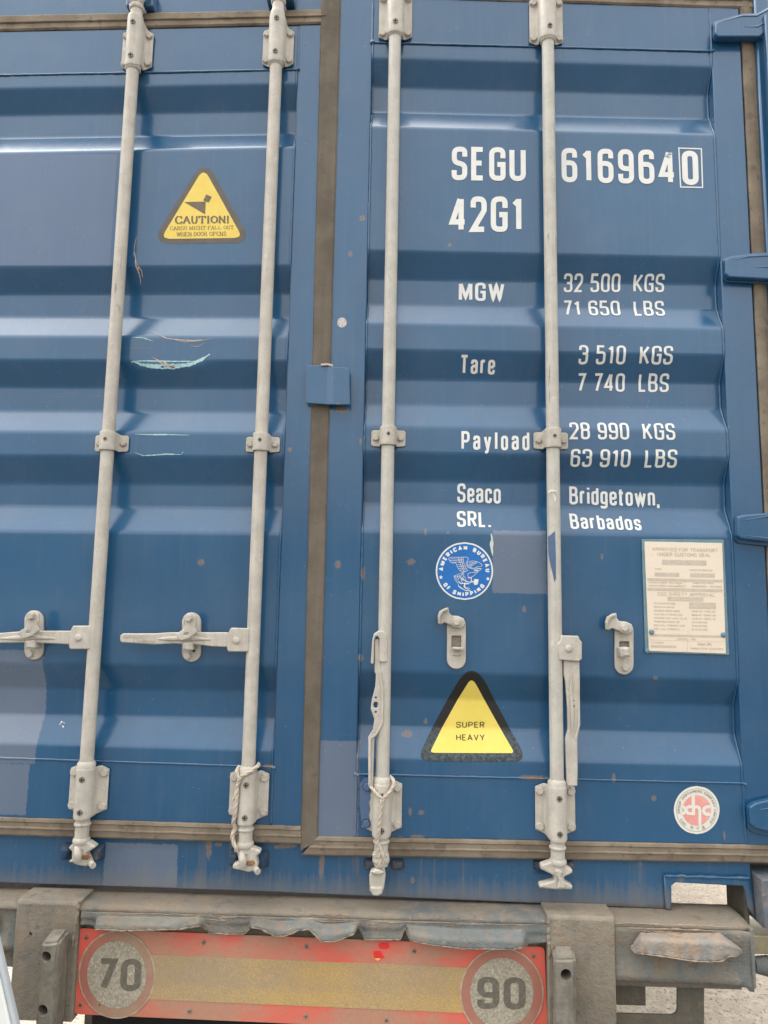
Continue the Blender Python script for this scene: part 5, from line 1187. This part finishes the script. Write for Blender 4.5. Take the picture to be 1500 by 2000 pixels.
for k in range(NX + 1):
    px = 1232 + (1449 - 1232) * k / NX
    for (a, ya), (c_, yc_) in zip(tl_, tl_[1:]):
        if a <= px <= c_: yl = ya + (yc_ - ya) * (px - a) / (c_ - a)
    up = 1849 - 27 * min(1, (px - 1232) / 20) if px < 1260 else (1823 if px < 1405 else 1823 + (px - 1405) * .72)
    e = min(1, min(px - 1230, 1451 - px) / 28); e = e * e * (3 - 2 * e); r = []
    for j in range(13):
        t = j / 12; s = min(1, t / .35); s = s * s * (3 - 2 * s); Yq = fY - .004 - .040 * e * s + mnoise.noise(Vector((px * .04, t * 2, 9))) * .004 - (max(0, t - .8) * .03 * mnoise.noise(Vector((px * .09, 3, 3))))
        q = P(px, up + (yl - up) * t, Yq); r.append(tuple(q))
    rows.append(r)
for rr_ in (-1, 0):
    pts = [Vector(q[rr_]) + Vector((0, -.003, 0)) for q in rows]; b2 = MB(); b2.tube(pts, [.0012 + .0018 * mnoise.noise(p * 110) for p in pts], 7); b2.build('torn_edge', M_WEAR, TR)
b = MB(); b.grid(rows); b.build('torn_rub_plate', trailer_mat('scraped_rub_plate', (.40, .30, .22), (.27, .28, .275), .46, .6), TR, solid=.004)
# frame under the beam at the right
fz = .12
plate('light_bracket', [(1190, 1905), (1376, 1918), (1376, 2130), (1190, 2120)], [fillet([(1204, 1910), (1323, 1916), (1323, 1983), (1204, 1980)], [0, 3, 14, 3], True, 6)], fY + .07, .008, M_OLIVE, TR, .002)
b = MB(); q0 = P(1203, 1900, fY + .10); q1 = P(1262, 1965, fY + .10); b.box(q0.x, q1.x, fY + .10, fY + .11, q1.z, q0.z); b.build('bracket_flap', M_OLIVE, TR, bevel=.002)
b = MB(); q0 = P(1466, 1826, 0.02); q1 = P(1640, 1869, 0.02); b.box(q0.x, q1.x, .02, .12, q1.z, q0.z); b.build('lock_housing', simple('brassy_worn_steel', (.30, .25, .14), (.42, .36, .24), .4, 20, .3, 60, .5, None, .3), TR, bevel=.004)
b = MB(); b.tube([P(1500, 1887, .03), P(1600, 1900, .03)], .024, 18); b.tube([P(1472, 1884, .03), P(1500, 1887, .03)], [.018, .024], 18); b.build('lock_handle', M_TRB, TR)
# left end of the beam beyond the post
rows = []
for k in range(31):
    px = -160 + (40 + 160) * k / 30; r = []
    for j in range(9):
        t = j / 8; yy = 1760 + (1856 - 1760) * t; dent = math.exp(-((px + 2) / 12) ** 2 - ((t - .5) / .22) ** 2) * .03; q = P(px, yy, fY + .012 + dent); r.append(tuple(q))
    rows.append(r)
b = MB(); b.grid(rows); b.build('beam_face', M_TRB, TR, solid=.006)
# longitudinal frame rails and axle area far under the container, mostly hidden
for x in (-.75, .35):
    b = MB(); b.box(x - .06, x + .06, .1, 11.5, TZ - .42, TZ - .02); b.build('frame_rail', M_OLIVE, TR)

# unidentified pale panel leaning into the lower left corner
wp = [(-180, 1500), (-84, 1500), (30, 2000), (54, 2105), (-180, 2105)]
Yp = fY - .28
o = plate('pale_panel', fillet(wp, 4, True, 3), [], Yp, .02, simple('pale_plastic', (.42, .46, .48), (.50, .53, .54), .4, 9, .05), None, .006, res=3)
o['label'] = 'pale grey panel edge leaning into the lower left corner, left of the buffer block'; o['category'] = 'panel'
plate('panel_rim', fillet([(-180, 1550), (-84, 1550), (18, 2000), (42, 2100), (-180, 2100)], 4, True, 3), [], Yp - .008, .008, simple('white_plastic', (.72, .73, .70), (.78, .79, .76), .35, 9, .05), o, .004, res=3)
